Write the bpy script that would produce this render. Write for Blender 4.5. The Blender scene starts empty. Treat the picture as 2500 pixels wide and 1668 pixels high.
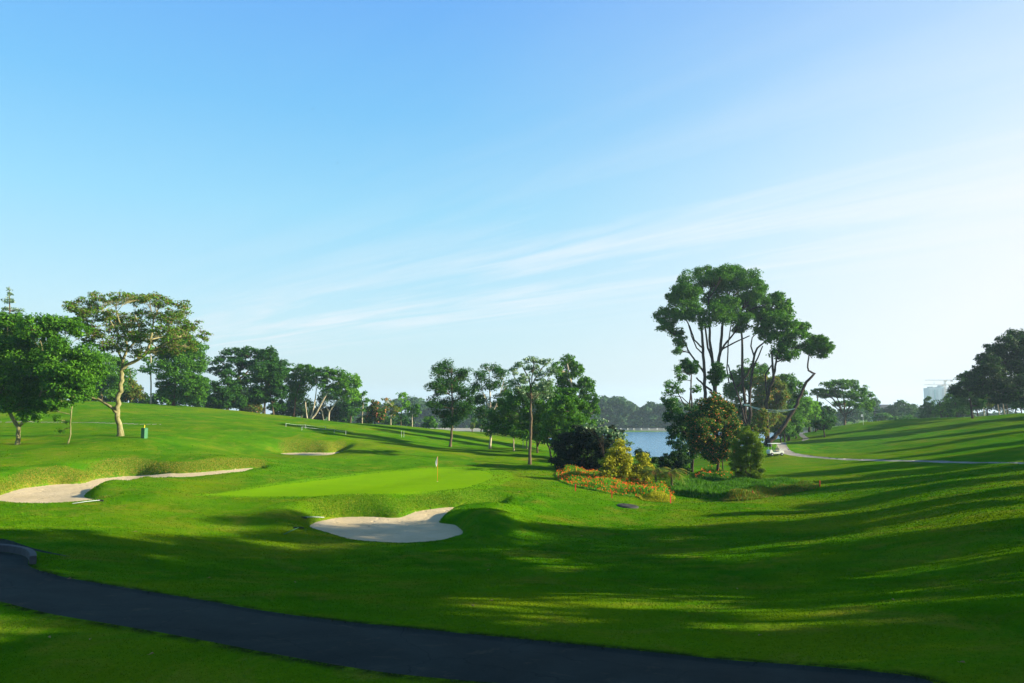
import bpy, math, random
import numpy as np
from mathutils import Vector
R = math.radians
rnd = random.Random(7)
nr = np.random.default_rng(11)
S = bpy.context.scene
COL = S.collection

# ------------------------------------------------------------------ camera
F = 1800.0            # focal length in photo pixels (photo 2500 x 1668)
PITCH = math.atan(171.0/F)
CZ = 12.0             # eye height above the lake
cam = bpy.data.cameras.new('camera'); cam.sensor_width = 36; cam.lens = 36*F/2500
cam.clip_start = 0.2; cam.clip_end = 6000
co = bpy.data.objects.new('camera', cam); COL.objects.link(co)
co.location = (0, 0, CZ); co.rotation_euler = (math.pi/2+PITCH, 0, 0)
S.camera = co

# ------------------------------------------------------------------ light
SUN_EL, SUN_AZ = R(20.5), R(96)       # azimuth clockwise from +Y
w = bpy.data.worlds.new("World"); S.world = w; w.use_nodes = True
nt = w.node_tree; nt.nodes.clear(); N = nt.nodes; L = nt.links
out = N.new('ShaderNodeOutputWorld'); bg = N.new('ShaderNodeBackground')
sky = N.new('ShaderNodeTexSky'); sky.sky_type = 'NISHITA'; sky.sun_disc = False
sky.sun_elevation = SUN_EL; sky.sun_rotation = SUN_AZ
sky.air_density = 1.3; sky.dust_density = 1.2; sky.ozone_density = 2.0
bg.inputs['Strength'].default_value = 0.08
L.new(bg.outputs[0], out.inputs[0])
def wmath(op, a, b=None, clamp=False):
    n = N.new('ShaderNodeMath'); n.operation = op; n.use_clamp = clamp
    for i, v in enumerate((a, b)):
        if v is None: continue
        if isinstance(v, (int, float)): n.inputs[i].default_value = v
        else: L.new(v, n.inputs[i])
    return n.outputs[0]
geo = N.new('ShaderNodeTexCoord'); sep = N.new('ShaderNodeSeparateXYZ'); L.new(geo.outputs['Generated'], sep.inputs[0])
X_, Y_, Z_ = sep.outputs
hs = N.new('ShaderNodeHueSaturation'); hs.inputs['Saturation'].default_value = 1.4; hs.inputs['Value'].default_value = 1.1
L.new(sky.outputs[0], hs.inputs['Color'])
K = 4.42                               # 1 / (strength * exposure): radiance of a display white sky
air = N.new('ShaderNodeValToRGB'); L.new(Z_, air.inputs[0])
while len(air.color_ramp.elements) < 6: air.color_ramp.elements.new(.5)
for e, (q, c) in zip(air.color_ramp.elements, ((0, (.62,.82,.93)), (.11, (.55,.83,.97)), (.26, (.34,.75,1)), (.38, (.21,.60,1)), (.50, (.17,.48,1)), (1, (.05,.16,.45)))):
    e.position = q; e.color = (*c, 1)
ks = N.new('ShaderNodeMix'); ks.data_type = 'RGBA'; ks.blend_type = 'MULTIPLY'; ks.inputs[0].default_value = 1
L.new(air.outputs[0], ks.inputs[6]); ks.inputs[7].default_value = (K, K, K, 1)
m0 = N.new('ShaderNodeMix'); m0.data_type = 'RGBA'; m0.inputs[0].default_value = .82; L.new(hs.outputs[0], m0.inputs[6]); L.new(ks.outputs[2], m0.inputs[7])
# thin cirrus: noise on a high flat layer, drawn out along the wind
zc = wmath('MAXIMUM', Z_, 0.03)
cx = wmath('DIVIDE', X_, zc); cy = wmath('DIVIDE', Y_, zc)
cmb = N.new('ShaderNodeCombineXYZ'); L.new(cx, cmb.inputs[0]); L.new(cy, cmb.inputs[1])
mp = N.new('ShaderNodeMapping'); mp.inputs['Rotation'].default_value = (0, 0, R(47)); L.new(cmb.outputs[0], mp.inputs[0])
mp2 = N.new('ShaderNodeMapping'); mp2.inputs['Scale'].default_value = (.22, 1.5, 1); mp2.inputs['Location'].default_value = (.3, .2, 0); L.new(mp.outputs[0], mp2.inputs[0])
cn = N.new('ShaderNodeTexNoise'); cn.inputs['Scale'].default_value = 1.3; cn.inputs['Detail'].default_value = 9; cn.inputs['Roughness'].default_value = 0.62
cn.inputs['Distortion'].default_value = 0.5
L.new(mp2.outputs[0], cn.inputs['Vector'])
cr = N.new('ShaderNodeValToRGB'); cr.color_ramp.elements[0].position = 0.42; cr.color_ramp.elements[1].position = 0.66
L.new(cn.outputs['Fac'], cr.inputs[0])
s2 = N.new('ShaderNodeSeparateXYZ'); L.new(mp.outputs[0], s2.inputs[0])
bq = wmath('DIVIDE', wmath('SUBTRACT', s2.outputs[1], 4.1), 1.5)
band = wmath('POWER', 2.718, wmath('MULTIPLY', wmath('MULTIPLY', bq, bq), -1.0))
cf = wmath('MULTIPLY', wmath('MULTIPLY', cr.outputs[0], band), 0.72)
# pale morning veil thickening towards the sun and the horizon
el = wmath('SUBTRACT', 1.0, wmath('MULTIPLY', Z_, 1.5), True)
ax = N.new('ShaderNodeMapRange'); ax.inputs['From Min'].default_value = -0.12; ax.inputs['From Max'].default_value = 0.60
L.new(X_, ax.inputs['Value'])
v1 = wmath('MULTIPLY', wmath('POWER', ax.outputs[0], 1.5), wmath('ADD', wmath('MULTIPLY', el, 1.35), 0.0))
v2 = wmath('MULTIPLY', wmath('POWER', el, 6.0), 0.15)
veil = wmath('ADD', v1, v2, True)
fac = wmath('ADD', veil, wmath('MULTIPLY', cf, wmath('SUBTRACT', 1.0, veil)), True)
mx = N.new('ShaderNodeMix'); mx.data_type = 'RGBA'; L.new(fac, mx.inputs[0]); L.new(m0.outputs[2], mx.inputs[6])
mx.inputs[7].default_value = (.93*K, .97*K, 1.02*K, 1)
L.new(mx.outputs[2], bg.inputs['Color'])

sun = bpy.data.lights.new('sun', 'SUN'); sun.energy = 5.0; sun.angle = R(0.5); sun.color = (1, 0.90, 0.64)
so = bpy.data.objects.new('sun', sun); COL.objects.link(so)
sd = Vector((math.sin(SUN_AZ)*math.cos(SUN_EL), math.cos(SUN_AZ)*math.cos(SUN_EL), math.sin(SUN_EL)))
so.rotation_euler = sd.to_track_quat('Z', 'Y').to_euler(); so.location = (60, -20, 80)
vs = S.view_settings; vs.view_transform = 'Standard'; vs.look = 'None'; vs.gamma = 1; vs.exposure = 1.5
S.cycles.max_bounces = 6; S.cycles.transparent_max_bounces = 4; S.cycles.volume_bounces = 0
S.cycles.use_denoising = True

# ------------------------------------------------------------------ projection helpers
cP, sP = math.cos(PITCH), math.sin(PITCH)
def ray(px, py):
    u = (px-1250)/F; v = -(py-834)/F
    return np.array([u, cP - v*sP, sP + v*cP])
def W(px, py, D):
    """point seen at photo pixel (px, py) standing D metres out"""
    d = ray(px, py); return d*(D/d[1]) + np.array([0, 0, CZ])

# ------------------------------------------------------------------ terrain
def hp(px, D, h):                 # control point given by its depth below the eye
    d = ray(px, 1005); X = d[0]*D/d[1]; return (X, D, CZ-h)
ctl = []
P = """-300 1668 13.5|-300 1470 20|-300 1385 26|-300 1300 33|-300 1220 46|-300 1130 60|-300 1060 80|-300 1000 105|-300 960 128
0 1668 13.3|0 1470 19.2|0 1385 24|0 1300 33|0 1232 45|0 1165 53|42 1085 75|0 1030 100|0 975 125
208 1131 62.5|447 1112 70|566 1114 70|375 1163 58|441 1158 60|575 1151 62|400 1200 50|480 1206 52|560 1208 52|300 1250 43|300 1300 35|300 1400 24.5
761 1176 62|887 1158 70|985 1148 76|1100 1144 79|1068 1176 65|1204 1160 72|1066 1204 54|745 1112 84|745 1086 89.5|850 1098 87|750 1140 72|640 1108 84
293 1065 80|350 1070 78|200 1030 100|500 1040 100|550 1058 92|700 1035 115|870 1060 112|980 1064 118
200 980 130|350 985 133|480 995 138|640 1010 145|740 1022 150|850 1032 155|950 1038 160|1060 1050 165|1150 1057 170
1293 1134 85|1197 1096 105|1100 1091 110|1254 1100 102|1312 1098 110|1345 1120 92|1200 1070 140
1500 1580 16|1500 1450 23|1500 1350 36|1500 1280 48|1533 1237 56|1640 1225 60|1365 1150 78|1500 1195 66|1500 1160 85|1650 1185 75|1650 1150 100
1800 1611 15|1800 1450 23.5|1800 1300 43|1800 1230 57|1800 1190 72|1780 1150 90|1872 1085 128|1893 1112 115
1920 1083 135|1930 1100 124|1960 1110 115|2100 1121 98|2300 1127 80|2500 1130 66|1957 1062 165|1970 1072 150|2013 1068 150|1977 1058 170|2063 1047 190
2100 1037 215|2250 1036 190|2300 1030 180|2400 1020 165|2500 1012 150|2300 1060 130|2500 1050 110|2300 1095 100|2500 1090 85|2150 1080 125|2000 1098 125
2000 1500 19|2000 1400 27|2000 1300 40|2000 1240 53|2002 1190 66|2000 1150 84|2500 1600 14|2500 1440 19|2500 1300 28|2500 1200 42|2500 1160 53|2300 1250 39|2300 1180 55|2300 1400 24.5
600 1484 19.5|600 1400 27|600 1330 37|600 1260 45|960 1532 17|960 1450 23|960 1400 28.5|960 1360 34.5|950 1330 39|1200 1300 43|1200 1350 35.5|1300 1230 53|1200 1200 57|1350 1200 60|1250 1168 68|1300 1160 74
600 1668 13.2|1200 1668 13.2|1800 1668 13.1|2500 1668 12.7|960 1209 52|850 1217 50|760 1227 48.5|1150 1203 54|1160 1264 47
2800 1668 12.5|2800 1440 18|2800 1300 26|2800 1200 38|2800 1100 62|2800 1040 100|2800 1003 140"""
for t in P.replace('\n', '|').split('|'):
    a, b, c = map(float, t.split()); ctl.append(tuple(W(a, b, c)))
for a in [(-300,165,-3),(-300,300,2),(0,165,0),(350,175,1.5),(640,190,4),(850,200,7),(1060,215,10),(1150,215,11.2),(0,300,6),(350,300,12.8),(640,300,14),(1000,300,14),(1250,160,5.7),(1320,160,6.3),(1300,200,6.9),(1230,205,6.6),(1400,150,7.6),(1400,190,9),(1300,260,13),
          (1300,350,14),(1500,120,9),(1500,180,11.3),(1500,212,12.8),(1650,150,10),(1650,198,11.9),(1650,215,13),(1650,300,14),(1500,400,14),(1650,410,14),(1100,415,14),(800,420,14),
          (1750,160,9.5),(1850,160,7.5),(1850,200,10.5),(1850,260,13.5),(1850,400,14),(1950,210,8),(1950,250,11),(1980,300,13),(2000,380,10),(2100,260,5),(2100,350,6),(2300,240,4.5),(2300,400,6),(2500,200,1.5),(2500,300,4),(2800,200,0),(2800,400,4),
          (0,600,5),(400,470,10),(700,470,10),(1000,470,10),(1300,470,10),(1650,470,10),(1900,470,9),(2300,600,8),
          (0,1500,8),(600,1500,6),(1250,1500,6),(1900,1500,8),(2500,1500,8)]:
    ctl.append(hp(*a))
ctl = np.array(ctl)
def conf(X, Y):
    return np.arctan2(X, Y), 0.5*np.log(X*X+Y*Y)
cph, clr = conf(ctl[:, 0], ctl[:, 1])
def tker(r2): return 0.5*r2*np.log(r2+1e-12)
A = np.zeros((len(ctl)+3,)*2); n_ = len(ctl)
A[:n_, :n_] = tker((cph[:, None]-cph)**2+(clr[:, None]-clr)**2) + np.eye(n_)*2e-4
A[:n_, n_:] = np.c_[np.ones(n_), cph, clr]; A[n_:, :n_] = A[:n_, n_:].T
Wt = np.linalg.solve(A, np.r_[ctl[:, 2], 0, 0, 0])
def tps(X, Y):
    ph, lr = conf(X, Y)
    phc = np.clip(ph, -0.80, 0.80); lr = np.clip(lr, math.log(12.0), math.log(1600.0))
    o = np.empty(ph.shape); f = o.ravel(); p = phc.ravel(); l = lr.ravel()
    for i in range(0, len(p), 20000):
        q = slice(i, i+20000)
        K = tker((p[q, None]-cph)**2+(l[q, None]-clr)**2)
        f[q] = K@Wt[:n_] + Wt[n_] + Wt[n_+1]*p[q] + Wt[n_+2]*l[q]
    z = f.reshape(ph.shape)
    t = np.clip((np.abs(ph)-0.8)/0.7, 0, 1); t = t*t*(3-2*t)
    return z*(1-t) + 7.2*t
def bumps(X, Y):
    z = 0.05*np.sin(X*.42+Y*.13+1)*np.sin(Y*.31-X*.07) + 0.035*np.sin(X*.9+Y*.55+2)*np.sin(Y*.83-.3*X+.5)
    fade = np.clip((np.hypot(X, Y)-15)/25, 0.25, 1)
    z = z*fade
    far = np.clip((np.hypot(X, Y)-60)/60, 0, 1)
    z = z + far*0.22*np.sin(X*.11+Y*.06)*np.sin(Y*.13+1.2)
    for (px, D, rx, ry, hh) in BUMP:
        x0, y0, _ = hp(px, D, 0)
        z = z + hh*np.exp(-((X-x0)/rx)**2-((Y-y0)/ry)**2)
    return z
BUMP = [(2120, 168, 9, 5, .8), (2200, 160, 10, 4, .7), (250, 51.5, 2.2, 1.6, .0), (1000, 92, 6, 3, .25), (430, 76, 7, 2.5, .35), (720, 97, 9, 3, .4)]
def ground0(X, Y): return tps(X, Y) + bumps(X, Y)

def ray_plane(px, py, a, b, Y0):       # floor: h = a + b*(Y-Y0)
    d = ray(px, py); d = d/d[1]        # z = CZ + d2*Y ; h=-d2*Y
    Y = (a - b*Y0)/(-d[2]-b); return (d[0]*Y, Y)
def smooth_poly(p, it=2):
    p = np.array(p, float)
    for _ in range(it):
        q = np.empty((len(p)*2, 2)); nx = np.roll(p, -1, 0)
        q[0::2] = p*.75+nx*.25; q[1::2] = p*.25+nx*.75; p = q
    return p
def sdf(X, Y, poly):
    """signed distance, negative inside"""
    d = np.full(X.shape, 1e9); ins = np.zeros(X.shape, bool); n = len(poly)
    for i in range(n):
        x1, y1 = poly[i]; x2, y2 = poly[(i+1) % n]
        dx, dy = x2-x1, y2-y1; L2 = dx*dx+dy*dy+1e-12
        t = np.clip(((X-x1)*dx+(Y-y1)*dy)/L2, 0, 1)
        d = np.minimum(d, (X-x1-t*dx)**2+(Y-y1-t*dy)**2)
        c = (y1 > Y) != (y2 > Y)
        ins ^= c & (X < dx*(Y-y1)/(dy if abs(dy) > 1e-12 else 1e-12)+x1)
    d = np.sqrt(d); return np.where(ins, -d, d)
# bunkers: (sand outline in photo pixels, floor a, b, Y0, bank width, lip)
BUNK = [
 dict(a=7.15, b=-.044, Y0=40, w=2.6, lip=.10, dip=.4, du=-.076, px=[(752,1285),(775,1274),(810,1266),(850,1262),(905,1262),(960,1265),(982,1264),(1005,1252),(1040,1245),(1080,1240),(1105,1239),(1150,1233),(1205,1227),(1228,1224),(1215,1236),(1150,1243),(1100,1250),(1085,1262),(1068,1276),(1085,1279),(1110,1281),(1128,1290),(1131,1300),(1112,1312),(1075,1321),(1000,1328),(930,1327),(870,1322),(835,1314),(800,1303),(768,1295)]),
 dict(a=5.78, b=-.012, Y0=46, w=3.0, lip=.05, dip=-.40, du=-.503, px=[(-160,1205),(-90,1210),(-30,1214),(0,1210),(30,1200),(57,1192.5),(101,1186.6),(143,1182.7),(185,1181.5),(208,1180),(238,1169),(298,1163.5),(337,1162),(380,1160),(441,1157),(506,1152),(566,1147),(620,1142),(648,1141),(640,1149),(575,1156),(506,1162),(441,1167),(375,1172),(345,1178),(316,1187),(280,1189),(235,1193),(206,1208),(206,1216),(230,1220),(275,1221),(258,1225),(190,1230),(119,1232),(60,1231),(0,1227.5),(-80,1224),(-160,1216)]),
 dict(dip=0, a=5.02, b=-.01, Y0=84, w=3.2, lip=.05, px=[(676,1108.5),(700,1106),(760,1105),(800,1106),(835,1103),(846,1105),(825,1110),(795,1113.5),(740,1113),(700,1112)]),
]
for b in BUNK:
    b['poly'] = smooth_poly([ray_plane(x, y, b['a']-(.4*min(1, max(0, (x-345)/70)) if b['dip'] < 0 else 0), b['b'], b['Y0']) for x, y in b['px']], 2)
    b['box'] = (b['poly'].min(0)-5, b['poly'].max(0)+5)
MOUND = [  # grassy noses: px, depth, rx, ry, height
 (1172, 45.6, 3.0, 2.3, .75), (258, 50.4, 1.7, .95, .55), (1195, 49.6, 2.2, 1.1, .30), (520, 57.0, 4.2, 1.5, .06), (760, 80.5, 5, 2.2, .25)]
def wob(x, y): return .035*np.sin(x*3.1+y*1.2)+.022*np.sin(x*8.3-y*1.9+1)
def ground1(X, Y):
    z = ground0(X, Y)
    for (px, D, rx, ry, hh) in MOUND:
        x0, y0, _ = hp(px, D, 0)
        z = z + hh*np.exp(-((X-x0)/rx)**2-((Y-y0)/ry)**2)
    for b in BUNK:
        lo, hi = b['box']
        m = (X > lo[0]) & (X < hi[0]) & (Y > lo[1]) & (Y < hi[1])
        if not m.any(): continue
        d = sdf(X[m], Y[m], b['poly'])
        d = d + wob(X[m], Y[m])*np.exp(-np.maximum(d, 0)/.5)
        fl = CZ - (b['a'] + b['b']*(Y[m]-b['Y0'])) - b.get('dip', 0)*np.clip((X[m]/Y[m]-b.get('du', 9))/.045, 0, 1)
        ds = np.clip(d, 0, None)
        for ox, oy in ((.8, 0), (-.8, 0), (0, .8), (0, -.8)): ds = ds + np.clip(sdf(X[m]+ox, Y[m]+oy, b['poly']), 0, None)
        d = np.where(d > 0, d+(ds/5-d)*np.clip(d/1.2, 0, 1)*.8, d)
        gx_ = (sdf(X[m]+.5, Y[m], b['poly'])-sdf(X[m]-.5, Y[m], b['poly']))/1.0
        wd_ = b['w']*(1-.5*np.clip((gx_-.35)/.6, 0, 1))
        t = np.clip(d/wd_, 0, 1)
        t = 1-(1-t)**2.2
        step = np.clip(d/0.25, 0, 1)*0.06          # cut turf edge above the sand
        zz = fl*(1-t) + z[m]*t + b['lip']*np.exp(-((d-b['w'])/1.0)**2)*(d > 0) + step*(1-t)
        inner = fl - 0.10*np.clip(-d/1.5, 0, 1) + 0.02*np.sin(X[m]*1.7)*np.sin(Y[m]*1.3)
        z[m] = np.where(d > 0, zz, inner)
    return z
def G(px, py, fn=None, Dmax=700):
    """first ground point seen at a photo pixel"""
    fn = fn or ground1
    d = ray(px, py); d = d/d[1]
    Y = np.geomspace(9, Dmax, 260)
    f = fn(d[0]*Y, Y) - (CZ+d[2]*Y)
    k = np.where(f > 0)[0]
    k = k[0] if len(k) else len(Y)-1
    a, b = Y[max(k-1, 0)], Y[k]
    for _ in range(9):
        m = (a+b)/2
        if float(fn(np.array([d[0]*m]), np.array([m]))[0]) > CZ+d[2]*m: b = m
        else: a = m
    return np.array([d[0]*b, b, CZ+d[2]*b])
def gz(x, y): return float(ground1(np.array([float(x)]), np.array([float(y)]))[0])
def region(pts): return smooth_poly([G(x, y)[:2] for x, y in pts], 2)

path1 = region([(-260,1340),(-100,1342),(0,1347),(38,1352),(62,1358),(71,1368),(66,1384),(120,1400),(191,1416),(332,1439),(500,1465),(596,1484),(780,1510),(957,1532),(1383,1569),(1809,1612),(2128,1638),(2287,1660),
                (2290,1700),(1700,1700),(1223,1668),(1050,1654),(904,1638),(700,1603),(500,1563),(255,1520),(110,1497),(0,1469),(-120,1440),(-260,1410)])
drain = region([(-80,1312),(0,1315),(13,1316),(66,1334),(128,1349),(186,1363),(128,1353),(59,1338),(38,1335),(0,1331),(-80,1329)])
path2 = region([(1895,1086),(1905,1081),(1921,1080.5),(1919,1086),(1924,1094),(1934,1102),(1948,1107.5),(1982,1113.5),(2025,1117),(2100,1120.5),(2200,1123.5),(2350,1126.5),(2500,1128.5),(2640,1128.5),
                (2640,1132),(2500,1132),(2350,1129.8),(2200,1127),(2100,1124),(2025,1120.5),(1982,1117.5),(1945,1114),(1916,1110),(1903,1100)])
path4 = region([(-120,1026),(100,1028.8),(250,1032.2),(400,1036.4),(402,1037.3),(250,1033.3),(100,1030),(-120,1027.3)])
path3 = region([(1974,1051),(1960,1052),(1949,1056.5),(1947,1061),(1955,1066),(1962,1070.5),(1955,1077),(1967,1076),(1979,1071),(1965,1064),(1958,1059),(1966,1055),(1982,1053)])
green_px = [(470,1206),(620,1193),(761,1176),(887,1158),(985,1148),(1100,1143),(1176,1148),(1206,1159),(1196,1171),(1148,1188),(1066,1203),(947,1206.5),(798,1210),(679,1211.5),(560,1209)]
green = region(green_px)
fringe = region([(430,1210),(610,1187),(750,1170),(880,1153),(985,1143),(1110,1138),(1200,1141),(1248,1152),(1262,1167),(1230,1184),(1160,1199),(1070,1207),(947,1210),(798,1213),(679,1214),(560,1213)])
manholeP = G(1533, 1237)

def ground(X, Y):
    z = ground1(X, Y)
    for pl, dep in ((path1, .05), (drain, .08), (path2, .05)):
        lo = pl.min(0)-1; hi = pl.max(0)+1
        m = (X > lo[0]) & (X < hi[0]) & (Y > lo[1]) & (Y < hi[1])
        if m.any():
            d = sdf(X[m], Y[m], pl); z[m] -= dep*np.clip(-d/.12, 0, 1)
    return z

# ------------------------------------------------------------------ materials
def newmat(name):
    m = bpy.data.materials.new(name); m.use_nodes = True; t = m.node_tree; t.nodes.clear()
    o = t.nodes.new('ShaderNodeOutputMaterial'); return m, t, o
class NT:
    def __init__(s, t): s.t = t
    def n(s, ty, **kw):
        n = s.t.nodes.new(ty)
        for k, v in kw.items(): setattr(n, k, v)
        return n
    def l(s, a, b): s.t.links.new(a, b)
    def noise(s, scale, detail=4, rough=.55, vec=None, dist=0):
        n = s.n('ShaderNodeTexNoise'); n.inputs['Scale'].default_value = scale; n.inputs['Detail'].default_value = detail
        n.inputs['Roughness'].default_value = rough; n.inputs['Distortion'].default_value = dist
        if vec is not None: s.l(vec, n.inputs['Vector'])
        return n.outputs['Fac']
    def ramp(s, f, p0, p1, c0=(0,0,0,1), c1=(1,1,1,1)):
        n = s.n('ShaderNodeValToRGB'); e = n.color_ramp.elements; e[0].position = p0; e[1].position = p1
        e[0].color = c0; e[1].color = c1; s.l(f, n.inputs[0]); return n.outputs[0]
    def mix(s, f, a, b, mode='MIX'):
        n = s.n('ShaderNodeMix', data_type='RGBA', blend_type=mode)
        for i, v in ((0, f), (6, a), (7, b)):
            if isinstance(v, (int, float)): n.inputs[i].default_value = v
            elif isinstance(v, tuple): n.inputs[i].default_value = v if len(v) == 4 else (*v, 1)
            else: s.l(v, n.inputs[i])
        return n.outputs[2]
    def math(s, op, a, b=0.0, clamp=False):
        n = s.n('ShaderNodeMath', operation=op, use_clamp=clamp)
        for i, v in enumerate((a, b)):
            if isinstance(v, (int, float)): n.inputs[i].default_value = v
            else: s.l(v, n.inputs[i])
        return n.outputs[0]
    def bump(s, h, strength, dist=.05, nrm=None):
        n = s.n('ShaderNodeBump'); n.inputs['Strength'].default_value = strength; n.inputs['Distance'].default_value = dist
        s.l(h, n.inputs['Height'])
        if nrm: s.l(nrm, n.inputs['Normal'])
        return n.outputs[0]
def principled(T, o, col, rough=.8, bump=None, spec=.3, metal=0):
    p = T.n('ShaderNodeBsdfPrincipled')
    if isinstance(col, tuple): p.inputs['Base Color'].default_value = (*col[:3], 1)
    else: T.l(col, p.inputs['Base Color'])
    if isinstance(rough, (int, float)): p.inputs['Roughness'].default_value = rough
    else: T.l(rough, p.inputs['Roughness'])
    p.inputs['Specular IOR Level'].default_value = spec; p.inputs['Metallic'].default_value = metal
    if bump: T.l(bump, p.inputs['Normal'])
    T.l(p.outputs[0], o.inputs[0]); return p
def plain(name, col, rough=.6, scale=8, var=.25, spec=.3, metal=0, bump=.2):
    m, t, o = newmat(name); T = NT(t)
    tc = T.n('ShaderNodeTexCoord').outputs['Object']
    f = T.noise(scale, 5, .6, tc)
    c = T.mix(f, tuple(x*(1-var) for x in col), tuple(min(1, x*(1+var)) for x in col))
    principled(T, o, c, rough, T.bump(f, bump, .02), spec, metal); return m
GA = (.026, .112, .0020); GB = (.086, .200, .0026); GY = (.165, .200, .006); GR = (.27, .19, .03)
def grass(name, kind):
    m, t, o = newmat(name); T = NT(t)
    pos = T.n('ShaderNodeNewGeometry').outputs['Position']
    big = T.noise(.07, 4, .6, pos, .5); mid = T.noise(.45, 5, .65, pos, .4); fine = T.noise(9, 3, .7, pos); tiny = T.noise(38, 2, .7, pos)
    if kind == 'green':
        c = T.mix(T.ramp(mid, .3, .7), (.115, .240, .003), (.142, .252, .004))
        c = T.mix(T.math('MULTIPLY', T.ramp(fine, .35, .7), .25), c, (.12, .28, .004))
        mp = T.n('ShaderNodeMapping'); mp.inputs['Rotation'].default_value = (0, 0, R(-12)); mp.inputs['Scale'].default_value = (.05, 1.2, 1); T.l(pos, mp.inputs[0])
        c = T.mix(T.math('MULTIPLY', T.ramp(T.noise(1.4, 2, .5, mp.outputs[0]), .4, .6), .3), c, (.13, .30, .004))
        bmp = T.bump(fine, .25, .02)
    else:
        c = T.mix(T.ramp(mid, .32, .68), GA, GB)
        c = T.mix(T.math('MULTIPLY', T.ramp(big, .46, .68), .75), c, GY)
        at = T.n('ShaderNodeAttribute', attribute_name='rough').outputs['Fac']
        dry = T.ramp(T.noise(.35, 5, .7, pos, 1.0), .50, .72)
        c = T.mix(T.math('MULTIPLY', dry, .55), c, GR)
        worn = T.ramp(T.noise(1.1, 6, .75, pos, .6), .60, .70); c = T.mix(T.math('MULTIPLY', worn, .35), c, (.20, .22, .03))
        sp2 = T.n('ShaderNodeMapping'); sp2.inputs['Rotation'].default_value = (0, 0, R(22)); sp2.inputs['Scale'].default_value = (.05, .55, 1); T.l(pos, sp2.inputs[0])
        c = T.mix(T.math('MULTIPLY', T.ramp(T.noise(1.2, 2, .5, sp2.outputs[0]), .42, .58), .30), c, (.05, .19, .004))
        spk = T.ramp(T.noise(5.0, 4, .8, pos), .42, .64)
        c = T.mix(T.math('MULTIPLY', at, T.math('MULTIPLY', spk, .95)), c, (.30, .22, .05))
        fr = T.n('ShaderNodeAttribute', attribute_name='fringe').outputs['Fac']
        c = T.mix(T.math('MULTIPLY', fr, .6), c, (.15, .32, .005))
        so_ = T.n('ShaderNodeAttribute', attribute_name='soil').outputs['Fac']
        so_ = T.math('MULTIPLY', so_, T.ramp(T.noise(2.2, 4, .7, pos), .36, .55))
        c = T.mix(so_, c, (.022, .018, .008))
        c = T.mix(T.ramp(fine, .25, .75), T.mix(.45, c, (.02, .10, .002)), c)
        c = T.mix(T.math('MULTIPLY', T.ramp(tiny, .62, .75), .35), c, (.26, .36, .03))
        h = T.math('ADD', T.math('MULTIPLY', fine, 1.0), T.math('MULTIPLY', tiny, .5))
        h = T.math('ADD', h, T.math('MULTIPLY', T.noise(1.6, 3, .6, pos), 1.6))
        bmp = T.bump(h, .55, .07)
    p = principled(T, o, c, .9, bmp, .0)
    p.inputs['Sheen Weight'].default_value = .0
    return m
M = {}
M['grass'] = grass('grass', 'fair'); M['green'] = grass('putting_turf', 'green')
M['turf_rough'] = None; M['turf_dry'] = None
def sandmat():
    m, t, o = newmat('sand'); T = NT(t); pos = T.n('ShaderNodeNewGeometry').outputs['Position']
    a = T.noise(.5, 4, .6, pos); b = T.noise(14, 4, .7, pos)
    mp = T.n('ShaderNodeMapping'); mp.inputs['Rotation'].default_value = (0, 0, R(20)); mp.inputs['Scale'].default_value = (.5, 5, 1); T.l(pos, mp.inputs[0])
    rk = T.noise(3.2, 3, .6, mp.outputs[0], .4)
    c = T.mix(T.ramp(a, .35, .7), (.50, .39, .235), (.60, .48, .31)); c = T.mix(T.math('MULTIPLY', T.ramp(b, .45, .7), .3), c, (.42, .33, .21))
    c = T.mix(T.math('MULTIPLY', T.ramp(rk, .5, .7), .25), c, (.45, .36, .24))
    foot = T.n('ShaderNodeTexVoronoi'); foot.inputs['Scale'].default_value = 1.5; T.l(pos, foot.inputs['Vector'])
    ft = T.ramp(foot.outputs['Distance'], .10, .24)
    h = T.math('ADD', T.math('MULTIPLY', rk, 1.4), T.math('MULTIPLY', b, .5)); h = T.math('ADD', h, T.math('MULTIPLY', ft, .9))
    principled(T, o, c, .9, T.bump(h, .8, .09), .05); return m
M['sand'] = sandmat()
def asphalt(name, col, sc=1.0):
    m, t, o = newmat(name); T = NT(t); pos = T.n('ShaderNodeNewGeometry').outputs['Position']
    a = T.noise(.35*sc, 5, .6, pos, .8); b = T.noise(30, 3, .7, pos); c2 = T.noise(2.5, 6, .7, pos)
    c = T.mix(T.ramp(a, .35, .7), tuple(x*.7 for x in col), tuple(x*1.25 for x in col))
    c = T.mix(T.math('MULTIPLY', T.ramp(b, .5, .8), .4), c, tuple(x*2 for x in col))
    c = T.mix(T.math('MULTIPLY', T.ramp(c2, .5, .75), .4), c, tuple(x*.6 for x in col))
    ck = T.n('ShaderNodeTexVoronoi', feature='DISTANCE_TO_EDGE'); ck.inputs['Scale'].default_value = .22; wv_ = T.n('ShaderNodeTexNoise'); wv_.inputs['Scale'].default_value = .9; wv_.inputs['Detail'].default_value = 6; T.l(pos, wv_.inputs['Vector'])
    vm = T.n('ShaderNodeVectorMath', operation='ADD'); T.l(pos, vm.inputs[0]); T.l(wv_.outputs['Color'], vm.inputs[1]); T.l(vm.outputs[0], ck.inputs['Vector'])
    c = T.mix(T.math('SUBTRACT', .7, T.ramp(ck.outputs['Distance'], .0, .006)), c, tuple(x*.35 for x in col))
    c = T.mix(T.math('MULTIPLY', T.ramp(T.noise(.8, 5, .7, pos, 2.0), .58, .72), .55), c, (.075, .062, .040))
    principled(T, o, c, .9, T.bump(b, .35, .01), .06); return m
M['asphalt'] = asphalt('asphalt', (.025, .029, .024)); M['path'] = asphalt('concrete_path', (.24, .22, .20))
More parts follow.
